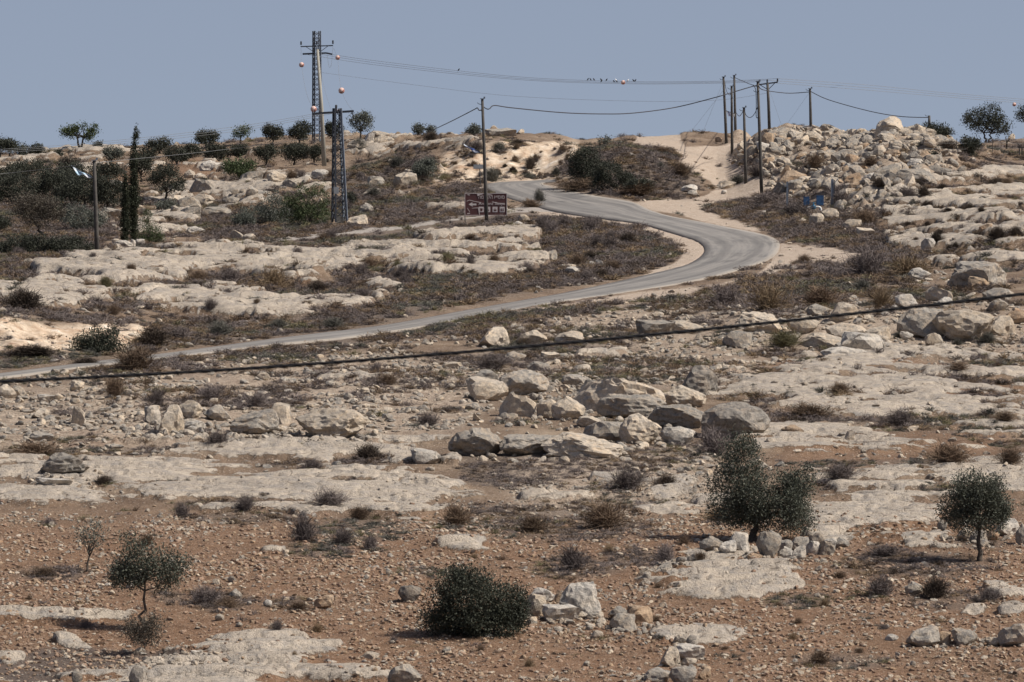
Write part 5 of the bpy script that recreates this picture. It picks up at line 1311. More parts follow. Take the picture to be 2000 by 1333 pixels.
TREES = [
 # two-crowned olive and the other front trees
 ('olive_tree','large olive tree with two merged crowns inside the stone arc','tree',1467,1055,1388,1590,848,1045,dict(mat='o',n=32000,leaf=4.0,seed=3,gap=0.43,tw=8,core=0.25,lobes=[(1450,905,46,50,0),(1425,950,42,50,10),(1470,960,60,60,-10),(1450,1000,50,22,20),(1533,955,48,44,10),(1493,1000,36,34,0),(1545,990,42,50,-20),(1560,950,30,32,10),(1530,1015,36,28,0),(1415,985,34,34,-10),(1565,1010,30,30,5),(1575,925,18,20,0),(1448,868,28,22,0)],wob=.05)),
 ('olive_tree','round olive tree at the right with a bare slanting trunk','tree',1914,1105,1838,1980,930,1052,dict(mat='o',n=20000,leaf=4.0,seed=4,gap=0.43,tw=5.0,core=0.25,lobes=[(1908,975,56,42,0),(1870,1000,34,34,0),(1945,1000,36,34,0),(1910,1020,56,30,10),(1890,960,36,28,-10),(1935,965,32,28,10),(1960,1010,18,24,0)],wob=.04)),
 ('olive_tree','small olive tree with a thin crooked trunk at lower left','tree',278,1222,208,368,1032,1140,dict(mat='o',n=9500,leaf=4.4,seed=5,gap=0.47,tw=3.4,core=0.2,lobes=[(258,1095,40,30,0),(300,1090,40,34,0),(335,1098,30,26,0),(240,1105,26,20,0),(272,1060,26,18,0),(330,1125,24,14,0),(225,1118,16,12,0),(250,1035,10,8,0),(350,1085,18,18,0),(262,1120,40,14,0)],wob=.10)),
 ('bare_sapling','nearly leafless grey sapling left of the crooked olive','tree',168,1118,146,214,996,1090,dict(mat='s',n=750,leaf=5,seed=6,gap=0.3,tw=2.4,core=0.1,k=9,wob=.06,asp=.2)),
 ('dark_bush','big dark evergreen bush in the lower middle','bush',930,1241,814,1042,1095,1244,dict(mat='d',n=30000,leaf=4.4,seed=7,gap=0.38,tw=4,core=0.35,lobes=[(905,1150,58,52,0),(930,1180,80,60,0),(870,1200,56,40,0),(990,1185,50,50,0),(960,1215,76,28,0),(850,1210,36,24,0),(1015,1195,26,36,0),(895,1120,30,22,0)])),
 ('thorn_shrub','dark dry shrub below the crooked olive','bush',282,1276,235,330,1202,1276,dict(mat='b',n=3600,leaf=5.0,seed=8,gap=0.35,tw=2,core=0.2,asp=.16)),
 ('roadside_bush','dark green bush beside the road at left','bush',192,692,141,250,640,693,dict(mat='d',n=8000,leaf=3.4,seed=9,gap=0.36,tw=2,core=0.25,lobes=[(185,665,26,24,0),(212,668,22,22,0),(165,678,22,14,0),(238,682,12,10,0),(195,682,40,11,0),(158,668,12,10,0),(220,652,10,8,0)])),
 # skyline, left to right
 ('olive_tree','dark round olive on the skyline at the left edge','tree',0,318,-28,26,266,306,dict(mat='o',n=1700,seed=11)),
 ('olive_tree','dark olive on the skyline, second from the left edge','tree',20,318,4,36,282,310,dict(mat='o',n=900,seed=12)),
 ('olive_tree','thin-topped grey olive on the skyline near the left edge','tree',43,314,28,58,276,308,dict(mat='s',n=800,seed=13,gap=.5)),
 ('olive_tree','olive on the skyline just left of the lone tiny shrub','tree',71,314,54,87,284,311,dict(mat='o',n=1000,seed=14)),
 ('skyline_shrub','tiny shrub alone on the skyline at left','bush',115,312,106,124,296,312,dict(mat='o',n=350,seed=15)),
 ('forked_tree','forked almond tree with two open crowns on the skyline','tree',157,302,116,193,252,292,dict(mat='g',n=1300,leaf=3.6,seed=16,gap=.40,tw=2.2,core=.1,trunks=((-6,6),(8,6)),lobes=[(135,270,16,11,0),(148,264,9,9,0),(125,272,8,6,0),(178,270,13,12,0),(185,262,6,7,0),(165,258,4,5,0),(172,282,8,6,0)],wob=.05)),
 ('skyline_shrub','small dark shrub right of the forked tree','bush',190,301,181,200,286,301,dict(mat='d',n=420,seed=17)),
 ('olive_bush','grey-green bush below the skyline right of the forked tree','bush',217,322,196,242,290,322,dict(mat='s',n=1400,seed=18)),
 ('olive_tree','flat-topped dark olive on the skyline above the orange soil','tree',311,302,283,338,267,300,dict(mat='o',n=1600,seed=19)),
 ('olive_tree','dark dense olive on the skyline left of the sparse one','tree',402,294,379,430,254,290,dict(mat='d',n=1900,seed=20)),
 ('olive_tree','sparse round-headed olive on the skyline','tree',470,284,450,492,243,274,dict(mat='g',n=620,seed=21,gap=.5,tw=1.8)),
 ('olive_tree','dark mushroom-shaped olive on the skyline','tree',533,284,509,557,241,273,dict(mat='o',n=1700,seed=22)),
 ('olive_tree','tall olive on the skyline left of the far lattice tower','tree',583,287,561,612,232,277,dict(mat='o',n=2100,seed=23)),
 ('olive_tree','olive on the skyline between the leaning pole and the near pylon','tree',652,275,632,674,233,272,dict(mat='o',n=1700,seed=24)),
 ('olive_tree','open-crowned olive on the skyline right of the near pylon','tree',704,272,678,733,215,264,dict(mat='s',n=1500,seed=25,gap=.46,tw=2.2)),
 ('skyline_shrub','small rounded olive, left one of a pair on the skyline','bush',817,267,806,829,243,266,dict(mat='s',n=620,seed=26)),
 ('skyline_shrub','small rounded olive, right one of a pair on the skyline','bush',841,266,832,850,242,264,dict(mat='s',n=450,seed=27)),
 ('skyline_shrub','small round bush on the skyline left of the roadside pole','bush',925,264,911,939,238,264,dict(mat='s',n=900,seed=28)),
 # slope below the skyline
 ('dark_bush','dark bush under the sparse skyline olive','bush',420,318,393,448,278,320,dict(mat='d',n=1700,seed=30)),
 ('dark_bush','dark low bush under the flat-topped olive','bush',345,325,318,372,285,326,dict(mat='o',n=1600,seed=31)),
 ('dark_bush','dark bush below the flat-topped olive, nearer the cypress','bush',285,318,262,312,288,322,dict(mat='o',n=1200,seed=32)),
 ('green_tree','bright green spreading tree on the left hillside','tree',468,355,431,502,300,350,dict(mat='g',n=2300,leaf=3.6,seed=33,gap=.42,tw=2.2)),
 ('olive_tree','dark olive below the mushroom-shaped one','tree',520,318,492,548,272,314,dict(mat='d',n=1700,seed=34)),
 ('olive_tree','dark olive left of the foot of the leaning pole','tree',575,322,548,604,276,320,dict(mat='o',n=1800,seed=35)),
 ('olive_tree','dark bush right of the leaning pole foot','bush',612,320,596,634,280,322,dict(mat='d',n=1200,seed=36)),
 ('olive_tree','dark olive on the hillside behind the cypress top','tree',325,400,285,366,320,392,dict(mat='o',n=3000,seed=37)),
 ('olive_tree','dark olive right behind the cypresses','tree',276,360,250,300,300,355,dict(mat='d',n=2000,seed=38)),
 ('olive_tree','large dark olive in the grove left of the flag pole, upper','tree',110,395,60,150,325,390,dict(mat='d',n=3600,seed=39)),
 ('olive_tree','dark olive in the grove at the left edge','tree',25,400,-30,75,340,398,dict(mat='o',n=3200,seed=40)),
 ('olive_tree','olive with brownish crown and leaning trunk in the left grove','tree',92,465,28,122,372,448,dict(mat='b',n=3400,seed=41,gap=.38,tw=3.0,trunks=((-16,0),))),
 ('olive_tree','dark olive behind the flag pole','tree',165,405,118,205,335,400,dict(mat='d',n=3400,seed=42)),
 ('olive_tree','dark olive right of the flag pole','tree',208,420,178,242,345,412,dict(mat='d',n=2700,seed=43)),
 ('grey_bush','grey-green bush at the flag pole in the grove','bush',162,452,124,202,405,452,dict(mat='s',n=2200,seed=44)),
 ('dark_bush','dark spreading bush at the foot of the grove, left','bush',45,500,-10,100,455,502,dict(mat='d',n=3600,seed=45,lobes=[(45,480,45,22,0),(15,485,30,18,0),(75,482,28,18,0)])),
 ('dark_bush','dark spreading bush at the foot of the grove, right','bush',130,500,84,182,458,502,dict(mat='o',n=3200,seed=46,lobes=[(130,480,40,20,0),(100,485,24,16,0),(160,485,24,16,0)])),
 ('dark_bush','dark bush at the left edge low in the grove','bush',0,455,-40,20,415,456,dict(mat='d',n=1500,seed=47)),
 ('olive_tree','olive under the skyline above the grove, left','tree',60,350,20,95,318,346,dict(mat='o',n=1800,seed=48)),
 ('olive_tree','grey olive under the skyline above the flag','tree',135,335,112,160,312,334,dict(mat='b',n=900,seed=49,gap=.48)),
 ('grey_bush','grey-green bush, left part of the thicket beside the near pylon','bush',520,440,460,572,378,442,dict(mat='s',n=4600,seed=50,lobes=[(500,420,36,22,0),(535,405,34,30,0),(545,428,40,16,0),(475,432,18,10,0)])),
 ('grey_bush','green-tinged bush, right part of the thicket beside the near pylon','bush',605,440,560,652,358,440,dict(mat='g',n=5200,leaf=3.0,seed=51,lobes=[(590,395,36,32,0),(625,392,28,32,0),(610,422,40,20,0),(570,410,24,24,0)])),
 ('dark_bush','dark green bush peeping out right behind the near pylon','bush',682,402,668,696,372,404,dict(mat='d',n=900,seed=52)),
 ('grey_bush','grey-green bush on the slope left of the roadside pole','bush',832,352,800,860,304,352,dict(mat='s',n=2600,seed=53)),
 ('dark_bush','dark thicket beside the road cut, left part','bush',1140,365,1112,1172,286,366,dict(mat='d',n=6000,leaf=3,seed=54,lobes=[(1142,308,28,26,0),(1150,338,34,28,0),(1128,330,18,26,0)])),
 ('dark_bush','dark thicket beside the road cut, right part','bush',1200,372,1160,1240,310,374,dict(mat='d',n=4200,leaf=3,seed=55,lobes=[(1185,335,28,24,0),(1215,350,26,18,0),(1175,355,20,16,0)])),
 ('grey_bush','thin pale bush on the skyline above the dark thicket','bush',1180,285,1165,1198,262,286,dict(mat='s',n=320,seed=56,gap=.5)),
 ('green_bush','dark green bush on the mound left of the dirt track','bush',1245,382,1215,1280,345,384,dict(mat='d',n=2000,seed=57)),
 ('olive_bush','round olive bush on the skyline with a short post in it','bush',1830,268,1796,1866,229,268,dict(mat='o',n=2600,seed=58)),
 ('olive_tree','broad olive with several trunks on the skyline at right','tree',1930,280,1876,1972,207,266,dict(mat='o',n=3800,leaf=3.2,seed=59,gap=.43,tw=2.2,trunks=((-8,0),(10,0)),lobes=[(1905,232,26,20,0),(1935,225,26,20,0),(1955,245,20,18,0),(1890,228,14,12,0),(1925,245,30,14,0),(1968,258,6,6,0)])),
 ('olive_bush','dark olive bush below the broad skyline olive','bush',1895,306,1873,1916,262,307,dict(mat='d',n=1800,seed=60)),
 ('olive_bush','small dark bush behind the wire fence','bush',1821,312,1808,1833,290,312,dict(mat='d',n=700,seed=61)),
 ('olive_tree','olive cut off by the right edge of the picture','tree',2012,290,1980,2045,205,252,dict(mat='o',n=1900,seed=62)),
 ('young_pine','young bright green pine right of the cypresses','tree',292,476,266,322,395,474,dict(mat='g',n=2600,leaf=3.6,seed=63,gap=.35,core=.05,asp=.14,lobes=[(288,415,8,20,0),(286,440,13,22,0),(300,452,18,18,0),(278,460,16,14,0),(310,462,12,12,0),(292,466,24,8,0)])),
 ('dark_bush','dark bush filling the grove between the edge trees and the flag pole','bush',90,430,50,130,385,430,dict(mat='d',n=2200,seed=70)),
 ('dark_bush','dark low bush in the orange soil of the grove','bush',140,345,112,170,322,350,dict(mat='d',n=1300,seed=71)),
 ('dark_bush','dark olive bush above the left edge grove','bush',10,360,-20,45,325,360,dict(mat='d',n=1800,seed=72)),
 ('olive_tree','dark olive in the grove just left of the flag','tree',140,375,105,172,330,372,dict(mat='d',n=2400,seed=73)),
 ('dark_bush','dark bush right of the flag under the forked tree','bush',205,350,180,236,320,352,dict(mat='o',n=1600,seed=74)),
 ('dark_bush','dark bush between the cypress tip and the dense skyline olive','bush',372,312,350,396,280,314,dict(mat='d',n=1500,seed=75)),
 ('dark_bush','dark bush below the sparse skyline olive, right side','bush',462,310,442,490,284,312,dict(mat='d',n=1300,seed=76)),
 ('dark_bush','dark bush under the tall skyline olive','bush',590,300,560,606,276,304,dict(mat='d',n=1300,seed=77)),
 ('dark_bush','grey bush low on the slope left of the thicket','bush',478,448,452,500,412,448,dict(mat='s',n=1300,seed=78)),
 ('dark_bush','dark bush on the hillside below the dark olive behind the cypress','bush',330,425,300,350,398,426,dict(mat='s',n=900,seed=79,gap=.48)),
]
for t in TREES:
    kw = dict(t[9]); tree(t[0], t[1], t[2], t[3], t[4], t[5], t[6], t[7], t[8], **kw)
def cypress(px, py, h, w, label, seed, bend=0):
    D = D_of(px, py); s = D / F; x = W(px, py, D).x; root = empty('cypress_tree', (x, D, gz(x, D) - .03)); tag(root, label, 'tree', 'cypresses beside the flag pole')
    rg = random.Random(seed); lobes = []
    for i in range(16):
        t = i / 15; z = h * (0.04 + 0.93 * t); r = w * 0.50 * (0.8 + 0.35 * math.sin(math.pi * min(1, t * 1.3))) * (1 - 0.62 * t ** 1.6) * rg.uniform(.65, 1.25)
        lobes.append(((bend * t ** 5 + rg.uniform(-1, 1)) * s, 0, z * s, r * s, r * s, h * .06 * s))
    V, Fq, lv = leaf_cloud(lobes, 12000 if h > 180 else 7500, 2.8 * s, seed, 0.30, per=6, spread=.8, core=.2, asp=.28)
    crown_obj(V, Fq, lv, L_CYP, root)
    MB().tube([(0, 0, -.1), (0, 0, h * .5 * s), (bend * .3 * s, 0, h * .95 * s)], [2.2 * s, 1.4 * s, .4 * s], 6).obj('trunk', M_BARK, root, True)
cypress(261, 472, 222, 21, 'tallest thin dark cypress with a drooping tip', 3, 5)
cypress(245, 472, 132, 15, 'shorter dark cypress touching the tallest one', 4)
# ---------------------------------------------------------------- man-made things
def mat_s(name, col, rough=0.7, metal=0.0, var=0.15, scale=4):
    s = NT(name, rough); s.b.inputs['Metallic'].default_value = metal
    a = tuple(c * (1 - var) for c in col[:3]) + (1,); b = tuple(min(1, c * (1 + var)) for c in col[:3]) + (1,)
    return s.done(s.ramp(s.noise(scale, 5, 0.7, vec=s.geo.outputs['Position']), [(0.3, a), (0.7, b)]))
M_WOOD = mat_s('grey_creosoted_wood', (0.078, 0.072, 0.066), 0.9, 0, 0.35, 3)
M_CONC = mat_s('weathered_pole_concrete', (0.30, 0.285, 0.245), 0.9, 0, 0.12, 2)
M_STEEL = mat_s('galvanised_steel', (0.15, 0.172, 0.205), 0.6, 0.2, 0.3, 5)
M_DSTEEL = mat_s('dark_steel', (0.05, 0.055, 0.065), 0.6, 0.2, 0.3, 5)
M_INS = mat_s('dark_ceramic', (0.045, 0.045, 0.05), 0.35)
M_WIRE = mat_s('aluminium_wire', (0.20, 0.20, 0.20), 0.6)
M_CABLE = mat_s('black_cable_sheath', (0.020, 0.020, 0.021), 0.45)
M_DCAB = mat_s('dark_overhead_cable', (0.045, 0.042, 0.045), 0.6)
M_BALL = mat_s('faded_pink_fibreglass', (0.60, 0.42, 0.365), 0.7, 0, 0.05, 3)
M_BALL2 = mat_s('shaded_pink_fibreglass', (0.33, 0.16, 0.13), 0.7, 0, 0.08, 3)  # darker red that paints a shaded side into the marker balls
M_SIGN = mat_s('brown_sign_paint', (0.098, 0.047, 0.046), 0.6, 0, 0.12, 3)
M_SWHITE = mat_s('dirty_white_print', (0.56, 0.50, 0.47), 0.6, 0, 0.12, 9)
M_SGREY = mat_s('grey_sign_back', (0.26, 0.27, 0.28), 0.6)
M_BLUE = mat_s('worn_blue_paint', (0.045, 0.10, 0.20), 0.6, 0, 0.25, 6)
M_TEAL = mat_s('blue_valve_enamel', (0.02, 0.13, 0.24), 0.45, 0, 0.2, 6)
M_PIPE = mat_s('white_pipe_paint', (0.72, 0.72, 0.71), 0.5, 0, 0.08, 4)
M_FWHITE = mat_s('white_flag_cloth', (0.74, 0.77, 0.80), 0.8, 0, 0.05)
M_FBLUE = mat_s('blue_flag_cloth', (0.08, 0.14, 0.42), 0.8)
M_FPALE = mat_s('pale_blue_flag_cloth', (0.45, 0.62, 0.75), 0.8)
M_YEL = mat_s('yellow_emblem_cloth', (0.70, 0.55, 0.10), 0.8)
M_BIRD = mat_s('black_plumage', (0.02, 0.02, 0.024), 0.6)
M_BIRDW = mat_s('white_plumage', (0.75, 0.75, 0.75), 0.8)

def base_pt(px, py, D=None):
    if D is None: D = D_of(px, py)
    p = W(px, py, D); return Vector((p.x, D, gz(p.x, D))), D
def cap_ring(mb, p, r): mb.lathe([(0.001, -.02), (r, -.02), (r, .05), (0.001, .05)], p, 8)
def wood_pole(px, py, tx, ty, label, r=0.12, D=None, cap=True, group='wooden poles by the dirt track', hooks=1):
    b, D = base_pt(px, py, D); t = W(tx, ty, D)
    root = empty('utility_pole', b); tag(root, label, 'pole', group)
    d = t - b
    MB().tube([(0, 0, -.4), tuple(d * 0.33), tuple(d * 0.66), tuple(d)], [r * 1.15, r * 1.05, r * .9, r * .78], 10).obj('shaft', M_WOOD, root, True)
    if cap: MB().box(d + Vector((0, 0, .03)), (r * 2.6, r * 2.6, .05)).box(d + Vector((r * 1.2, 0, .10)), (r, r * .6, .14)).obj('pole_cap', M_STEEL, root)
    for k in range(hooks): MB().tube([tuple(d * (0.955 - .05 * k)), tuple(d * (0.955 - .05 * k) + Vector((-.3, -.1, .06))), tuple(d * (0.955 - .05 * k) + Vector((-.36, -.1, .16)))], .022, 5).obj('cable_hook', M_DSTEEL, root)
    return root, D, t
wood_pole(951, 438, 942, 194, 'nearest wooden pole standing in front of the brown sign', .12, group='wooden poles', hooks=2)
wood_pole(190, 505, 184, 314, 'wooden pole at left carrying the pale flag', .13, group='wooden poles')
wood_pole(1488, 380, 1480, 160, 'tallest wooden pole, the one nearest the road at right', .125, hooks=2)
wood_pole(1457, 358, 1453, 211, 'short wooden pole between the tallest one and the dirt track', .12)
wood_pole(1430, 304, 1429, 169, 'middle wooden pole of the close trio, the lower one', .12)
wood_pole(1419, 282, 1413, 151, 'left wooden pole of the close trio with a small flag', .125)
wood_pole(1437, 258, 1434, 148, 'right wooden pole of the close trio, the highest', .125)
wood_pole(1584, 247, 1582, 174, 'lone thin wooden pole on the skyline right of the others', .12, hooks=1)
wood_pole(1815, 262, 1815, 226, 'short wooden post inside the skyline olive bush', .12, cap=False)

def insulator(root, p, h, r, mat=None):
    prof = [(0.001, 0)]; n = 5
    for i in range(n):
        z = h * (0.15 + 0.8 * i / n); prof += [(r * .55, z), (r, z + h * .05), (r * .6, z + h * .13)]
    prof += [(r * .4, h), (0.001, h)]
    MB().lathe(prof, p, 10).tube([tuple(p), tuple(Vector(p) + Vector((0, 0, h * .2)))], r * .3, 6).obj('insulator', mat or M_INS, root, True)
# crossarm pole on the skyline
b, D = base_pt(1503, 248); root = empty('crossarm_pole', b); tag(root, 'skyline pole with a steel crossarm and insulators', 'pole', 'wooden poles by the dirt track')
q = lambda px, py, D_=None: W(px, py, D_ or D) - b
MB().tube([(0, 0, -.4), tuple(q(1501, 200)), tuple(q(1499, 163))], [.14, .125, .11], 10).obj('shaft', M_WOOD, root, True)
xa = MB().bar(q(1481, 166), q(1519, 161), .10, .12).obj('crossarm', M_DSTEEL, root)
for a_, c_ in (((1484, 166), (1499, 175)), ((1514, 162), (1501, 175))): MB().bar(q(*a_), q(*c_), .06).obj('crossarm_brace', M_DSTEEL, root)
for a_ in ((1482, 165), (1498.5, 163), (1518.5, 161)): insulator(xa, q(*a_), 7.5 * D / F, 2.0 * D / F)
# leaning concrete pole with H arm
b, DP = base_pt(634, 326); root = empty('concrete_pole', b); tag(root, 'tall leaning concrete pole with a braced crossarm and three insulators', 'pole')
q = lambda px, py, D_=None: W(px, py, D_ or DP) - b; s = DP / F
MB().tube([(0, 0, -.5), tuple(q(628, 210)), tuple(q(620, 97))], [4.6 * s, 3.6 * s, 2.5 * s], 12).obj('shaft', M_CONC, root, True)
xa = MB().bar(q(587, 91.5), q(650.5, 89.5), 1.7 * s, 2.2 * s).obj('crossarm', M_DSTEEL, root)
for a_, c_ in (((598, 92), (613, 102)), ((641, 90), (625, 102))): MB().bar(q(*a_), q(*c_), 1.1 * s).obj('crossarm_brace', M_DSTEEL, root)
MB().tube([tuple(q(619, 100)), tuple(q(618.5, 90))], 1.2 * s, 6).obj('top_pin', M_STEEL, root, True)
for a_ in ((588, 89), (619, 88), (650.2, 87)): insulator(xa, q(*a_), 8 * s, 2.1 * s)
# lattice towers
def lattice(px0, px1, ty, tpx0, tpx1, py, label, D, name='lattice_tower', nseg=16, arm=None, ins=(), legw=1.0, mats=(None, None)):
    s = D / F; b, D = base_pt((px0 + px1) / 2, py, D); root = empty(name, b); tag(root, label, 'pylon')
    w0 = (px1 - px0) * s / 2; w1 = (tpx1 - tpx0) * s / 2; H = (py - ty) * s; cx1 = ((tpx0 + tpx1) / 2 - (px0 + px1) / 2) * s
    ro = Matrix.Rotation(R(18), 3, 'Z')
    def P(sx, sy, t): 
        w = (w0 + (w1 - w0) * t) * 0.86; v = ro @ Vector((sx * w, sy * w, 0)); return Vector((v.x + cx1 * t, v.y, H * t))
    for sx in (-1, 1):
        for sy in (-1, 1):
            MB().bar(P(sx, sy, -.02), P(sx, sy, 1), .09 * legw, .09 * legw).obj('leg', mats[0] if sx > 0 and mats[0] else (M_DSTEEL if sx < 0 else M_STEEL), root)  # left legs get darker steel, painting in the side turned from the sun
    for (a_, c_) in (((-1, -1), (1, -1)), ((1, -1), (1, 1)), ((1, 1), (-1, 1)), ((-1, 1), (-1, -1))):
        mb = MB()
        for k in range(nseg):
            t0, t1 = k / nseg, (k + 1) / nseg; e0, e1 = (a_, c_) if k % 2 else (c_, a_)
            mb.bar(P(*e0, t0), P(*e1, t1), .055 * legw, .05)
            if nseg > 12: mb.bar(P(*e1, t0), P(*e0, t1), .04 * legw, .03)
            if k % 4 == 0: mb.bar(P(*a_, t0), P(*c_, t0), .05 * legw, .03)
        mb.obj('side_bracing', M_DSTEEL if nseg < 16 or a_[0] < 0 else M_STEEL, root)  # shade put into the steel colour of the bracing, as on the left legs
    qq = lambda px, py_: W(px, py_, D) - b
    if arm:
        for a_, c_ in arm: MB().bar(qq(*a_), qq(*c_), .14, .16).obj('crossarm', M_DSTEEL, root)
    for a_, hh, rr in ins: insulator(root, qq(*a_), hh * s, rr * s)
    return root, b, s, D
lattice(611, 628, 102, 612, 626, 320, 'far slender lattice tower behind the leaning concrete pole', 548, nseg=22, arm=[((591, 106), (613, 105)), ((624, 104.5), (637, 104)), ((637, 104), (649, 106.5))], ins=[((614, 104), 9, 2)])
root, b, s, D = lattice(650, 677, 219, 652, 666, 437, 'near steel lattice pylon with a crossarm, in front of the grey-green thicket', None or D_of(664, 437), name='steel_pylon', nseg=13, arm=[((612, 222.5), (650, 220)), ((650, 220), (691, 217.5))], ins=[((656.5, 218), 13, 2.9)], legw=1.35, mats=(None, None))
MB().box(W(657, 372, D) - b + Vector((0, -.45, 0)), (.36, .2, .5)).obj('switch_box', M_SGREY, root)
MB().box(W(664, 430, D) - b, (.5, .5, .5)).obj('concrete_base', M_CONC, root)
for a_, c_ in (((687, 220), (690, 226)),): MB().bar(W(*a_, D) - b, W(*c_, D) - b, .08).obj('arm_bracket', M_DSTEEL, root)
DN = D
# wires
def cr_pts(pts, n=10):
    P = [Vector(p) for p in pts]; out = []
    for i in range(len(P) - 1):
        p0, p1, p2, p3 = P[max(0, i - 1)], P[i], P[i + 1], P[min(len(P) - 1, i + 2)]
        for k in range(n):
            t = k / n; out.append(0.5 * ((2 * p1) + (-p0 + p2) * t + (2 * p0 - 5 * p1 + 4 * p2 - p3) * t * t + (-p0 + 3 * p1 - 3 * p2 + p3) * t ** 3))
    out.append(P[-1]); return out
def wire(pts, r, mat, label, name='power_line', cat='wire', group=None, n=10, sides=5):
    P = [W(*p) for p in pts]; c = P[0].copy()
    o = MB().tube([p - c for p in cr_pts(P, n)], r, sides).obj(name, mat, None, True); o.location = c
    return tag(o, label, cat, group)
DA, DB_, DCb = 520, 500, D_of(951, 438)
DQ = D_of(1488, 380); DX = base_pt(1503, 248)[1]
GW = 'high-voltage wires across the sky'
HV = [[(650, 107, 548), (740, 120, 545), (1000, 149.5, 535), (1217, 159.5, 522), (1400, 159, 505), (1519, 154, DX)],
      [(624, 106, 548), (740, 124, 545), (1000, 152.5, 535), (1217, 162, 522), (1400, 161, 505), (1499, 157, DX)],
      [(600, 107, 548), (740, 128, 545), (1000, 155, 535), (1217, 164, 522), (1400, 163, 505), (1482, 160, DX)]]
for w_, l in zip(HV, ('topmost of the three high-voltage wires sagging across the sky', 'middle of the three high-voltage wires sagging across the sky', 'lowest of the three high-voltage wires sagging across the sky')): wire(w_, .014, M_WIRE, l, group=GW)
for k, l in enumerate(('topmost of three wires leaving the crossarm pole to the right', 'middle of three wires leaving the crossarm pole to the right', 'lowest of three wires leaving the crossarm pole to the right')):
    wire([((1519, 1499, 1482)[k], (154, 157, 160)[k], DX), (1700, 167 + 5 * k, DX + 10), (1850, 182 + 4 * k, DX + 20), (2060, 199 + 4 * k, DX + 30)], .014, M_WIRE, l, group='wires at the upper right')
wire([(626, 142, 548), (800, 165, 545), (1000, 188, 535), (1240, 198, 520), (1400, 196, 505), (1500, 182, DX)], .010, M_WIRE, 'faint thin wire below the three high-voltage wires', group=GW)
for k, l in enumerate(('topmost of three wires leaving the near pylon to the left', 'middle of three wires leaving the near pylon to the left', 'lowest of three wires leaving the near pylon to the left')):
    wire([(612 + 22 * k, 223 - k, DN), (480, 245 + 4.5 * k, DN - 2), (300, 267 + 4 * k, DN - 6), (120, 284 + 3.5 * k, DN - 10), (-60, 296 + 3 * k, DN - 14)], .011, M_WIRE, l, group='wires at the left')
wire([(672, 259, DN), (560, 277, DN), (400, 297, DN), (190, 318, D_of(190, 505))], .012, M_WIRE, 'telephone wire from the near pylon to the flag pole', group='wires at the left')
wire([(184, 319, D_of(190, 505)), (120, 327, 400), (-60, 347, 400)], .012, M_WIRE, 'wire leaving the flag pole beyond the left edge', group='wires at the left')
GC = 'dark low-voltage cables'
wire([(943, 208, DCb), (950, 213, DCb), (956, 213, DCb), (966, 206.5, DCb + 1), (1000, 211, DCb + 5), (1100, 220.5, DCb + 15), (1180, 223, DCb + 25), (1240, 221, DCb + 32), (1320, 210, DCb + 42), (1400, 190, DQ - 2), (1430, 181, DQ - 1), (1481, 166, DQ)], .038, M_DCAB, 'thick dark cable sagging from the roadside pole to the tallest pole', 'cable', 'cable', GC)
wire([(942, 214, DCb), (936, 216, DCb), (932, 211, DCb + 2), (925, 215, DCb + 4), (880, 238, 470), (840, 257, 520), (800, 276, 560)], .036, M_DCAB, 'dark cable running left from the roadside pole behind the crest', 'cable', 'cable', GC)
wire([(1482, 168, DQ), (1486, 174, DQ), (1500, 178, DX - 10), (1540, 182.5, DX), (1582, 180, D_of(1584, 247))], .034, M_DCAB, 'dark cable from the tallest pole to the lone skyline pole', 'cable', 'cable', GC)
wire([(1583, 179, D_of(1584, 247)), (1620, 196, 480), (1700, 218, 475), (1760, 228, 470), (1815, 230, D_of(1815, 262))], .034, M_DCAB, 'dark cable sagging from the lone skyline pole to the olive bush post', 'cable', 'cable', GC)
wire([(1435, 152, D_of(1437, 258)), (1460, 163, 490), (1472, 168, DQ), (1476, 178, DQ), (1477, 200, DQ), (1477, 228, DQ), (1481, 230, DQ)], .03, M_DCAB, 'dark cable dropping straight down beside the tallest pole', 'cable', 'cable', GC)
wire([(1482, 203, DQ), (1474, 222, DQ), (1465, 230, DQ), (1457, 225, DQ), (1454, 214, DQ)], .028, M_DCAB, 'cable loop between the short pole and the tallest pole', 'cable', 'cable', GC)
wire([(1453, 213, DQ), (1449, 222, DQ + 5), (1443, 227, DQ + 20), (1437, 219, D_of(1437, 258))], .028, M_DCAB, 'cable loop left of the short pole', 'cable', 'cable', GC)
wire([(1415, 158, D_of(1419, 282)), (1419, 178, D_of(1419, 282)), (1425, 186, D_of(1430, 304)), (1429, 176, D_of(1430, 304))], .026, M_DCAB, 'cable loop between the two left poles of the trio', 'cable', 'cable', GC)
GG = 'thin guy wires'
def gpt(px, py):
    D_ = D_of(px, py); return (px, py, D_)
wire([(1412, 161, D_of(1419, 282)), (1390, 216, D_of(1419, 282)), gpt(1366, 276)], .008, M_WIRE, 'long guy wire from the leftmost pole of the trio to the ground', 'guy_wire', 'wire', GG, 3)
wire([(1412, 178, D_of(1419, 282)), gpt(1340, 270)], .008, M_WIRE, 'outer guy wire from the leftmost pole of the trio', 'guy_wire', 'wire', GG, 3)
wire([(1581, 181, D_of(1584, 247)), gpt(1532, 250)], .007, M_WIRE, 'guy wire from the lone skyline pole down to the left', 'guy_wire', 'wire', GG, 3)
wire([(1500, 168, DX), gpt(1528, 250)], .007, M_WIRE, 'guy wire from the crossarm pole down to the right', 'guy_wire', 'wire', GG, 3)
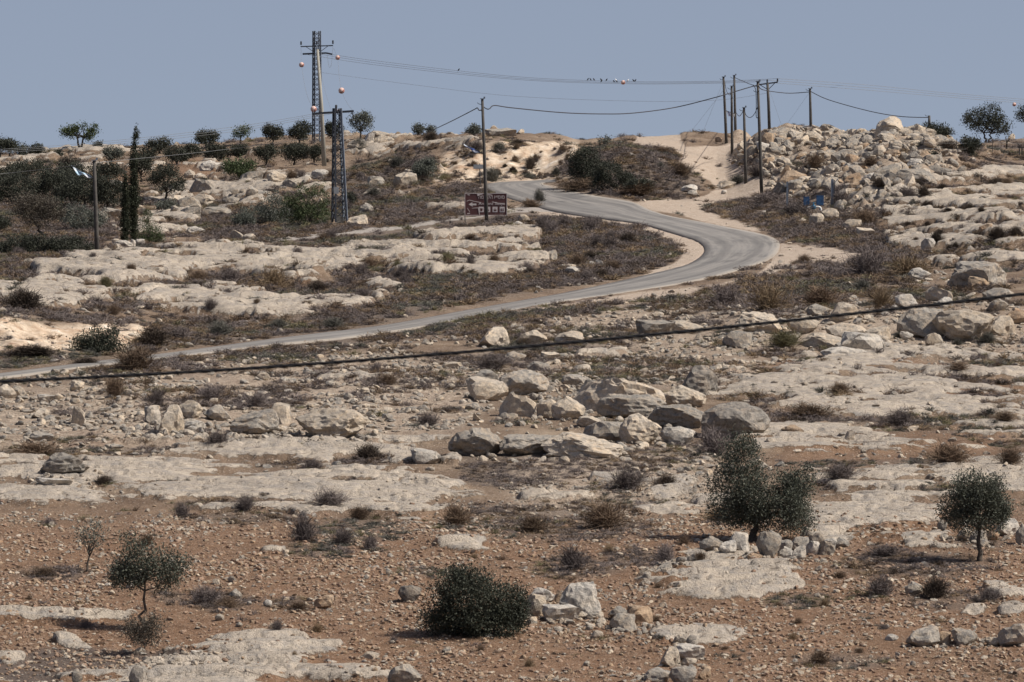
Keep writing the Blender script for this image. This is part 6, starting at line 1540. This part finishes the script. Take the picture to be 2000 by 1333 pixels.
# wires with marker balls between the leaning pole and the near pylon
GWB = 'wires carrying the marker balls'
wire([(588, 94, DP), (589, 127, DP - 4), (598, 180, 452), (611, 213, DN + 5), (613, 222, DN)], .009, M_WIRE, 'wire through the two marker balls on the left', group=GWB)
wire([(650, 92, DP), (659, 113, DP - 4), (662, 145, 460), (667, 177, 440), (680, 205, DN + 6), (690, 217, DN)], .009, M_WIRE, 'wire through the two marker balls on the right', group=GWB)
wire([(650, 92, DP), (648, 120, DP), (645, 132, DP), (642, 128, DP), (639, 108, DP)], .010, M_WIRE, 'slack jumper wire hanging under the leaning pole crossarm', group=GWB)
wire([(625, 130, DP), (634, 175, 450), (648, 219, DN)], .008, M_WIRE, 'middle wire between the leaning pole and the near pylon', group=GWB)
def ball(px, py, D, d, label):
    o = empty('marker_ball', W(px, py, D)); tag(o, label, 'marker ball', 'aircraft marker balls on the wires'); r = d / 2 * D / F
    ax = Matrix.Rotation(R(-38), 3, 'Y') @ Matrix.Rotation(R(20), 3, 'X')
    n = 10
    MB().lathe([(max(.001, r * math.sin(math.pi / 2 * i / n)), r * math.cos(math.pi / 2 * i / n)) for i in range(n + 1)], n=20, axis=ax).obj('upper_half', M_BALL, o, True)
    MB().lathe([(max(.001, r * math.cos(math.pi / 2 * i / n)), -r * math.sin(math.pi / 2 * i / n) - .004) for i in range(n + 1)], n=20, axis=ax).obj('lower_half', M_BALL2, o, True)  # unlit part of the ball put into the colour of this half
    MB().lathe([(r * .99, -.03), (r * 1.03, -.03), (r * 1.03, .03), (r * .99, .03)], n=20, axis=ax).obj('seam_ring', M_BALL2, o, True)
ball(589, 127, DP - 4, 10, 'pink marker ball under the left end of the leaning pole crossarm')
ball(659.5, 113, DP - 4, 9, 'pink marker ball under the right end of the leaning pole crossarm')
ball(667, 177.5, 440, 12, 'largest pink marker ball, alone against the sky above the near pylon')
ball(612.5, 213.5, DN + 5, 12, 'pink marker ball at the left end of the near pylon crossarm')
ball(661, 218, DN + 14, 8, 'marker ball half hidden behind the near pylon crossarm')
ball(1217, 161.5, 522, 8.5, 'marker ball on the wires among the perched birds')
ball(1981, 204.5, DX + 28, 7.5, 'marker ball near the right edge above the olive')
# birds
def bird(px, w_, label, white=False, D=None, dirn=1):
    pts = w_; 
    xs = [p[0] for p in pts]; k = max(0, min(len(xs) - 2, sum(1 for x in xs if x <= px) - 1)); t = (px - xs[k]) / (xs[k + 1] - xs[k])
    P = cr_pts([W(*p) for p in pts], 10)
    best = min(P, key=lambda v: abs(1000 + F * v.x / v.y - px)); i = P.index(best); nb_ = P[min(i + 1, len(P) - 1)] if 1000 + F * best.x / best.y < px else P[max(0, i - 1)]
    xa, xb = 1000 + F * best.x / best.y, 1000 + F * nb_.x / nb_.y; tt = 0 if abs(xb - xa) < 1e-6 else (px - xa) / (xb - xa)
    p = best.lerp(nb_, max(0, min(1, tt))); root = empty('bird', p + Vector((0, 0, .015))); root.scale = (.8, .8, .8); tag(root, label, 'bird', 'birds perched on the wires')
    ro = Matrix.Rotation(dirn * R(40), 3, 'Y')
    body = MB().lathe([(.001, -.13), (.045, -.10), (.075, -.02), (.070, .06), (.045, .11), (.001, .14)], (0, 0, .12), 8, ro); body.obj('body', M_BIRDW if white else M_BIRD, root, True)
    MB().lathe([(.001, -.045), (.038, -.02), (.042, .01), (.001, .045)], Vector((0, 0, .12)) + ro @ Vector((0, 0, .15)), 8).obj('head', M_BIRD if not white else M_BIRDW, root, True)
    MB().bar(Vector((0, 0, .12)) + ro @ Vector((0, 0, -.08)), Vector((0, 0, .12)) + ro @ Vector((0, 0, -.26)), .05, .02).obj('tail', M_BIRD, root)
    for sx in (-.02, .02): MB().bar((sx, 0, 0), (sx, 0, .07), .012).obj('foot', M_BIRD, root)
for px, wi, wh, dr, l in ((896, 0, False, 1, 'single bird far to the left on the wires'), (1148, 0, False, 1, 'leftmost bird of the flock on the wires'), (1153.5, 0, False, -1, 'second bird from the left of the flock'), (1160, 0, False, -1, 'third bird from the left of the flock'),
    (1174, 0, False, -1, 'bird directly above another one in the flock'), (1174.5, 1, False, 1, 'bird directly below another one in the flock'), (1184.5, 0, False, 1, 'upright bird in the middle of the flock'), (1199, 1, False, -1, 'dark bird on the lower wire left of the marker ball'),
    (1203, 0, True, -1, 'white-breasted bird left of the marker ball'), (1204.5, 1, False, -1, 'dark bird just under the white-breasted one'), (1226, 0, True, 1, 'white bird right of the marker ball'), (1237, 0, False, -1, 'second bird from the right end of the flock'), (1240.5, 0, False, 1, 'rightmost bird of the flock')):
    bird(px, HV[wi], l, wh, dirn=dr)
# the near black bundled cable crossing the whole view
root = empty('bundled_cable', W(1000, 680, 60)); tag(root, 'thick black twisted cable crossing the whole foreground', 'cable')
cpts = cr_pts([W(px, py, 60) - root.location for px, py in ((-900, 775), (-400, 762), (0, 746), (500, 719), (1000, 680), (1500, 631), (2000, 574.5), (2400, 520), (2900, 440))], 60)
Ls = [0.0]
for i in range(1, len(cpts)): Ls.append(Ls[-1] + (cpts[i] - cpts[i - 1]).length)
for k in range(3):
    pts = []
    for i in range(len(cpts)):
        a = 2 * math.pi * (Ls[i] / 0.42 + k / 3); pts.append(cpts[i] + Vector((0, math.cos(a) * .0095, math.sin(a) * .0095)))
    MB().tube(pts, .0098, 7).obj('strand', M_CABLE, root, True)

# brown tourist sign
D = D_of(950, 433); s = D / F; b = W(949, 433, D); b.z = gz(b.x, D); root = empty('tourist_sign', b); tag(root, 'brown tourist direction sign with an arrow, peeling white lettering and pictograms', 'sign')
q = lambda px, py, dy=0: W(px, py, D) - b + Vector((0, dy, 0))
D0 = q(949, 399.5)
board = MB().box(q(949, 399.5), (82 * s, .05, 43.5 * s)).obj('board', M_SIGN, root)
fr_ = MB(); cxy = q(949, 399.5)
for dx, dz, w_, h_ in ((0, 21.4, 82.6, 1.0), (0, -21.4, 82.6, 1.0), (-40.9, 0, 1.0, 41.8), (40.9, 0, 1.0, 41.8)): fr_.box(cxy + Vector((dx * s, -.032, dz * s)), (w_ * s, .03, h_ * s))
fr_.obj('frame', M_SWHITE, root)
MB().box(q(908.2, 405, .05), (1.6 * s, .1, 56 * s)).obj('post', M_DSTEEL, root); MB().box(q(989.5, 408, .05), (1.2 * s, .08, 56 * s)).obj('post', M_DSTEEL, root)
def text(body, px, py, h, name='lettering', wpx=None):
    c = bpy.data.curves.new(name, 'FONT'); c.body = body; c.size = 1.0; c.extrude = 0.01; c.resolution_u = 2
    t = bpy.data.objects.new(name, c); COL.objects.link(t); dg = bpy.context.evaluated_depsgraph_get(); me = bpy.data.meshes.new_from_object(t.evaluated_get(dg)); bpy.data.objects.remove(t)
    co = np.zeros(len(me.vertices) * 3, np.float32); me.vertices.foreach_get('co', co); co = co.reshape(-1, 3); mn = co.min(0); mxx = co.max(0); hh = mxx[1] - mn[1]
    sc_ = h * s / hh; sx = sc_ if wpx is None else wpx * s / (mxx[0] - mn[0])
    V = np.stack([(co[:, 0] - mn[0]) * sx, -(co[:, 2] - mn[2]) * 1.0, (co[:, 1] - mn[1]) * sc_], -1); me.vertices.foreach_set('co', V.astype(np.float32).ravel())
    me.materials.clear(); me.materials.append(M_SWHITE); me.update()
    o = link(bpy.data.objects.new(name, me), board); o.location = q(px, py, -.028); return o
text('המודקה איסוס', 934.5, 391, 8.5, wpx=51)
text('Ancient Susya', 934.5, 402.5, 7.5, wpx=52)
def flat(pts, name, mat=M_SWHITE, dy=-.030, th=.008):
    mb = MB(); n = len(pts)
    for d_ in (dy, dy - th): mb.v += [tuple(q(px, py, d_)) for px, py in pts]
    mb.face(*range(n, 2 * n)); mb.face(*reversed(range(n)))
    for i in range(n): mb.face(i, (i + 1) % n, n + (i + 1) % n, n + i)
    return mb.obj(name, mat, board)
flat([(915.3, 399.6), (923, 395), (922, 398), (930.5, 398), (930.5, 401.5), (922.4, 401.5), (923.6, 404.3)], 'arrow')
for k, x in enumerate((935.2, 948, 962, 976)):
    flat([(x, 404.5 if 0 else 404.3), (x + 9.6, 404.3), (x + 9.6, 414.8), (x, 414.8)], 'pictogram_panel')
    X = lambda pts: [(x + a, 404.3 + c) for a, c in pts]
    kw = dict(mat=M_SIGN, dy=-.040, th=.006)
    if k == 0: flat(X([(2.4, 3), (7.6, 3), (7, 8.6), (3, 8.6)]), 'pictogram', **kw)
    elif k == 1: flat(X([(2, 8), (4.8, 2.5), (7.6, 8)]), 'pictogram', **kw)
    elif k == 2:
        flat(X([(1.8, 5.2), (8.2, 5.2), (7.4, 8.4), (2.8, 8.4)]), 'pictogram', **kw); flat(X([(4.5, 2), (5.3, 2), (5.3, 4.4), (4.5, 4.4)]), 'pictogram', **kw)
    else:
        flat(X([(2, 3), (3.8, 3), (4.4, 8.8), (1.6, 8.8)]), 'pictogram', **kw); flat(X([(5.8, 3), (7.6, 3), (7.8, 8.8), (5.5, 8.8)]), 'pictogram', **kw)
for pts in ([(932, 379.5), (942, 378.8), (943, 379.8), (936, 381.3), (933, 383.5)], [(911, 380.6), (917, 380.2), (918, 382), (914, 381.4)], [(911, 393.2), (917, 390.6), (926, 393.2), (940, 395.6), (940, 396.6), (926, 394.2), (917, 391.6), (912, 393.8)], [(951, 379), (962, 381.2), (962, 382.2), (951, 380.2)],
            [(961, 394), (972, 396.4), (984, 398), (985, 399.4), (974, 398), (966, 396.6), (961, 395)], [(913, 406.5), (917.5, 413.5), (917, 414.4), (912.4, 407)], [(922, 406.8), (935, 405.6), (948, 408.4), (948, 409), (935, 406.6), (922, 407.6)], [(933.6, 407), (936, 407), (937, 420), (936, 420)], [(912, 417), (918, 416.2), (918, 417.6), (913, 418.6)]):
    flat(pts, 'peeled_scratch', dy=-.042, th=.004)
# small road sign further up
b, D = base_pt(938, 366); s = D / F; root = empty('road_sign', b); tag(root, 'small grey rectangular road sign on a thin post beyond the brown sign', 'sign')
q2 = lambda px, py: W(px, py, D) - b
MB().tube([(0, 0, -.2), tuple(q2(937, 320))], .04, 8).obj('post', M_DSTEEL, root); MB().box(q2(934.5, 326) + Vector((0, -.06, 0)), (20 * s, .03, 8.5 * s)).obj('panel', M_SGREY, root)
MB().box(q2(934.5, 326) + Vector((0, -.08, 0)), (19 * s, .012, 7.5 * s)).obj('panel_face', M_SGREY, root)

# flags
def flag(name, corners, D, label, mats, stripes, wave=.10, n=14, staff=None):
    A, B_, C_, E_ = [W(px, py, D) for px, py in corners]; root = empty(name, A); tag(root, label, 'flag')
    mb = MB(); m = 8
    for i in range(n + 1):
        for j in range(m + 1):
            u, v = i / n, j / m; p = (A.lerp(B_, u)).lerp(E_.lerp(C_, u), v)
            p += Vector((0, math.sin(u * 9 + v * 2.5) * wave * u ** .5, math.sin(u * 7 + v * 4) * wave * .35)); mb.v.append(tuple(p - A))
    for j in range(m):
        for i in range(n):
            mb.cur = stripes(j / m, i / n); a_ = i * (m + 1) + j; mb.face(a_, a_ + m + 1, a_ + m + 2, a_ + 1)
    o = mb.obj('cloth', mats, root, True); md = o.modifiers.new('thickness', 'SOLIDIFY'); md.thickness = .008
    if staff: MB().tube([tuple(W(*staff[0], D) - A), tuple(W(*staff[1], D) - A)], .025, 6).obj('staff', M_DSTEEL, root)
DFl = D_of(190, 505)
flag('flag', [(183, 348.5), (139, 324), (152, 341), (176, 347)], DFl, 'pale blue and white flag blowing left from the left wooden pole', [M_FWHITE, M_FPALE, M_YEL], lambda v, u: 2 if (.45 < u < .56 and .3 < v < .5) else (1 if (v > .62 and u > .35) or v < .14 else 0), .14, staff=((183, 349), (140, 324)))
flag('flag', [(1418, 217), (1434, 222), (1434, 228), (1423, 227)], D_of(1430, 304), 'small white and blue flag on the leftmost pole of the trio', [M_FWHITE, M_FBLUE], lambda v, u: 1 if .18 < u < .34 else 0, .08, staff=((1416, 216), (1434, 222)))
D9 = D_of(951, 438)
flag('flag', [(941, 299), (905, 281), (907, 284), (928, 299)], D9, 'blue and white flag hanging on a stick left of the roadside pole', [M_FWHITE, M_FBLUE], lambda v, u: 1 if v < .3 or v > .8 or .35 < u < .5 else 0, .08, staff=((943, 300), (905, 281)))

# water meter station
Dm = D_of(1600, 413) - 1.5; s = Dm / F
def vpost(px, py, ty, arm, label, w=.14):
    b, D_ = base_pt(px, py); root = empty('fence_post', b); tag(root, label, 'post', 'steel posts beside the blue boxes')
    H = (py - ty) * D_ / F; MB().box((0, 0, H / 2 - .1), (w, .08, H + .2)).obj('upright', M_STEEL, root)
    a = arm * 11 * D_ / F; MB().bar((0, 0, H - .45), (a, 0, H + .02), .08, .05).obj('angled_arm', M_STEEL, root)
    if w > .15: MB().box((w * .75, -.03, H / 2), (.05, .08, H * .95)).obj('brace_rail', M_DSTEEL, root)
    MB().bar((0, 0, H - .4), (.02, 0, H + .05), .05, .04).obj('tip', M_DSTEEL, root)
vpost(1537.5, 413, 358, -1, 'steel post with an arm bent to the left, left of the blue boxes')
vpost(1625.5, 412, 357, 1, 'double steel post with an arm bent to the right, right of the blue boxes', .2)
def bluebox(px, pyt, pyb, w, label, D_):
    b = W(px, pyb, D_); gx = gz(b.x, D_); root = empty('meter_cabinet', (b.x, D_, gx)); tag(root, label, 'cabinet', 'blue metal boxes of the water station'); H = (pyb - pyt) * s
    zc = b.z - gx
    MB().box((0, 0, zc + H / 2), (w * s, .35, H)).obj('body', M_BLUE, root); dr = MB().box((-.02, -.185, zc + H / 2), (w * s * .86, .02, H * .88)).obj('door', M_BLUE, root)
    MB().box((w * s * .3, -.20, zc + H * .5), (.03, .03, .12)).obj('handle', M_DSTEEL, dr); MB().box((0, 0, zc / 2 - .1), (.10, .10, zc + .2)).obj('stand', M_BLUE, root)
    MB().box((0, 0, zc + H + .02), (w * s * 1.06, .4, .03)).obj('roof', M_BLUE, root)
bluebox(1575, 385.5, 402, 11.5, 'left worn blue metal box of the water station', Dm + 1)
bluebox(1601.5, 383, 401.5, 14, 'right larger blue metal box of the water station', Dm + .6)
b = W(1589, 414, Dm); b.z = gz(b.x, Dm); root = empty('water_valve', b); tag(root, 'white water pipe with a blue gate valve between the blue boxes', 'valve')
qv = lambda px, py: W(px, py, Dm) - b
MB().tube(cr_pts([qv(1576, 416), qv(1576, 409), qv(1579, 405.5), qv(1586, 405)], 6), 1.6 * s, 10).obj('pipe_bend', M_PIPE, root, True)
MB().tube(cr_pts([qv(1591, 405), qv(1598, 404.5), qv(1602, 406), qv(1603.5, 410), qv(1604, 417)], 6), 1.9 * s, 10).obj('pipe_bend', M_PIPE, root, True)
MB().lathe([(.001, -.16), (.13, -.13), (.17, 0), (.12, .12), (.06, .2), (.05, .34), (.001, .35)], qv(1588.8, 405.5) + Vector((0, -.05, 0)), 12).obj('valve_body', M_TEAL, root, True)
MB().lathe([(.12, 0), (.15, 0), (.15, .03), (.12, .03)], qv(1588.8, 396.5) + Vector((0, -.05, 0)), 12).box(qv(1588.8, 396.3) + Vector((0, -.05, 0)), (.26, .03, .03)).tube([qv(1588.8, 401) + Vector((0, -.05, 0)), qv(1588.8, 395.5) + Vector((0, -.05, 0))], .025, 6).obj('handwheel', M_TEAL, root)
for x in (1585, 1592.5): MB().lathe([(.001, -.02), (.14, -.02), (.14, .02), (.001, .02)], qv(x, 405.2), 12, Matrix.Rotation(R(90), 3, 'Y')).obj('flange', M_TEAL, root)
# wire fence on the right hill
FP = [(1672, 294, 265), (1736, 304, 280), (1803, 312, 275), (1868, 307, 268), (1938, 303, 272), (2010, 303, 274)]
root = None
b0, D0_ = base_pt(1868, 307); root = empty('wire_fence', b0); tag(root, 'thin wire fence on rusty rods below the skyline olives', 'fence')
tops = []
for px, py, ty in FP:
    b, D_ = base_pt(px, py); H = (py - ty) * D_ / F; MB().bar(b - b0 + Vector((0, 0, -.2)), b - b0 + Vector((.03, 0, H)), .05, .05).obj('post', M_WOOD, root); tops.append((b - b0, H))
for f in (.45, .75, .97):
    MB().tube([p + Vector((0, 0, H * f)) for p, H in tops], .008, 4).obj('strand', M_WIRE, root)
b, D_ = base_pt(1966, 291); s = D_ / F; root = empty('forked_post', b); tag(root, 'crooked forked wooden post near the right edge', 'post')
MB().tube([(0, 0, -.1), (.02, 0, 14 * s), (-.1, 0, 24 * s)], [2 * s, 1.6 * s, .6 * s], 6).obj('stem', M_BARK, root, True); MB().tube([(.02, 0, 12 * s), (6 * s, 0, 20 * s), (8 * s, 0, 22 * s)], [1.3 * s, 1 * s, .5 * s], 6).obj('branch', M_BARK, root, True)
b, D_ = base_pt(1994, 304); s = D_ / F; root = empty('wooden_frame', b); tag(root, 'small frame of weathered wooden posts at the right edge', 'post')
for dx in (-3, 2, 7): MB().bar((dx * s, 0, -.1), (dx * s, 0, 16 * s), .10).obj('post', M_WOOD, root)
MB().bar((-6 * s, -.06, 17 * s), (10 * s, -.06, 16 * s), .09).obj('rail', M_WOOD, root)
MB().bar((-8 * s, -.12, 26 * s), (0, -.12, 15 * s), .07).obj('rail', M_WOOD, root)
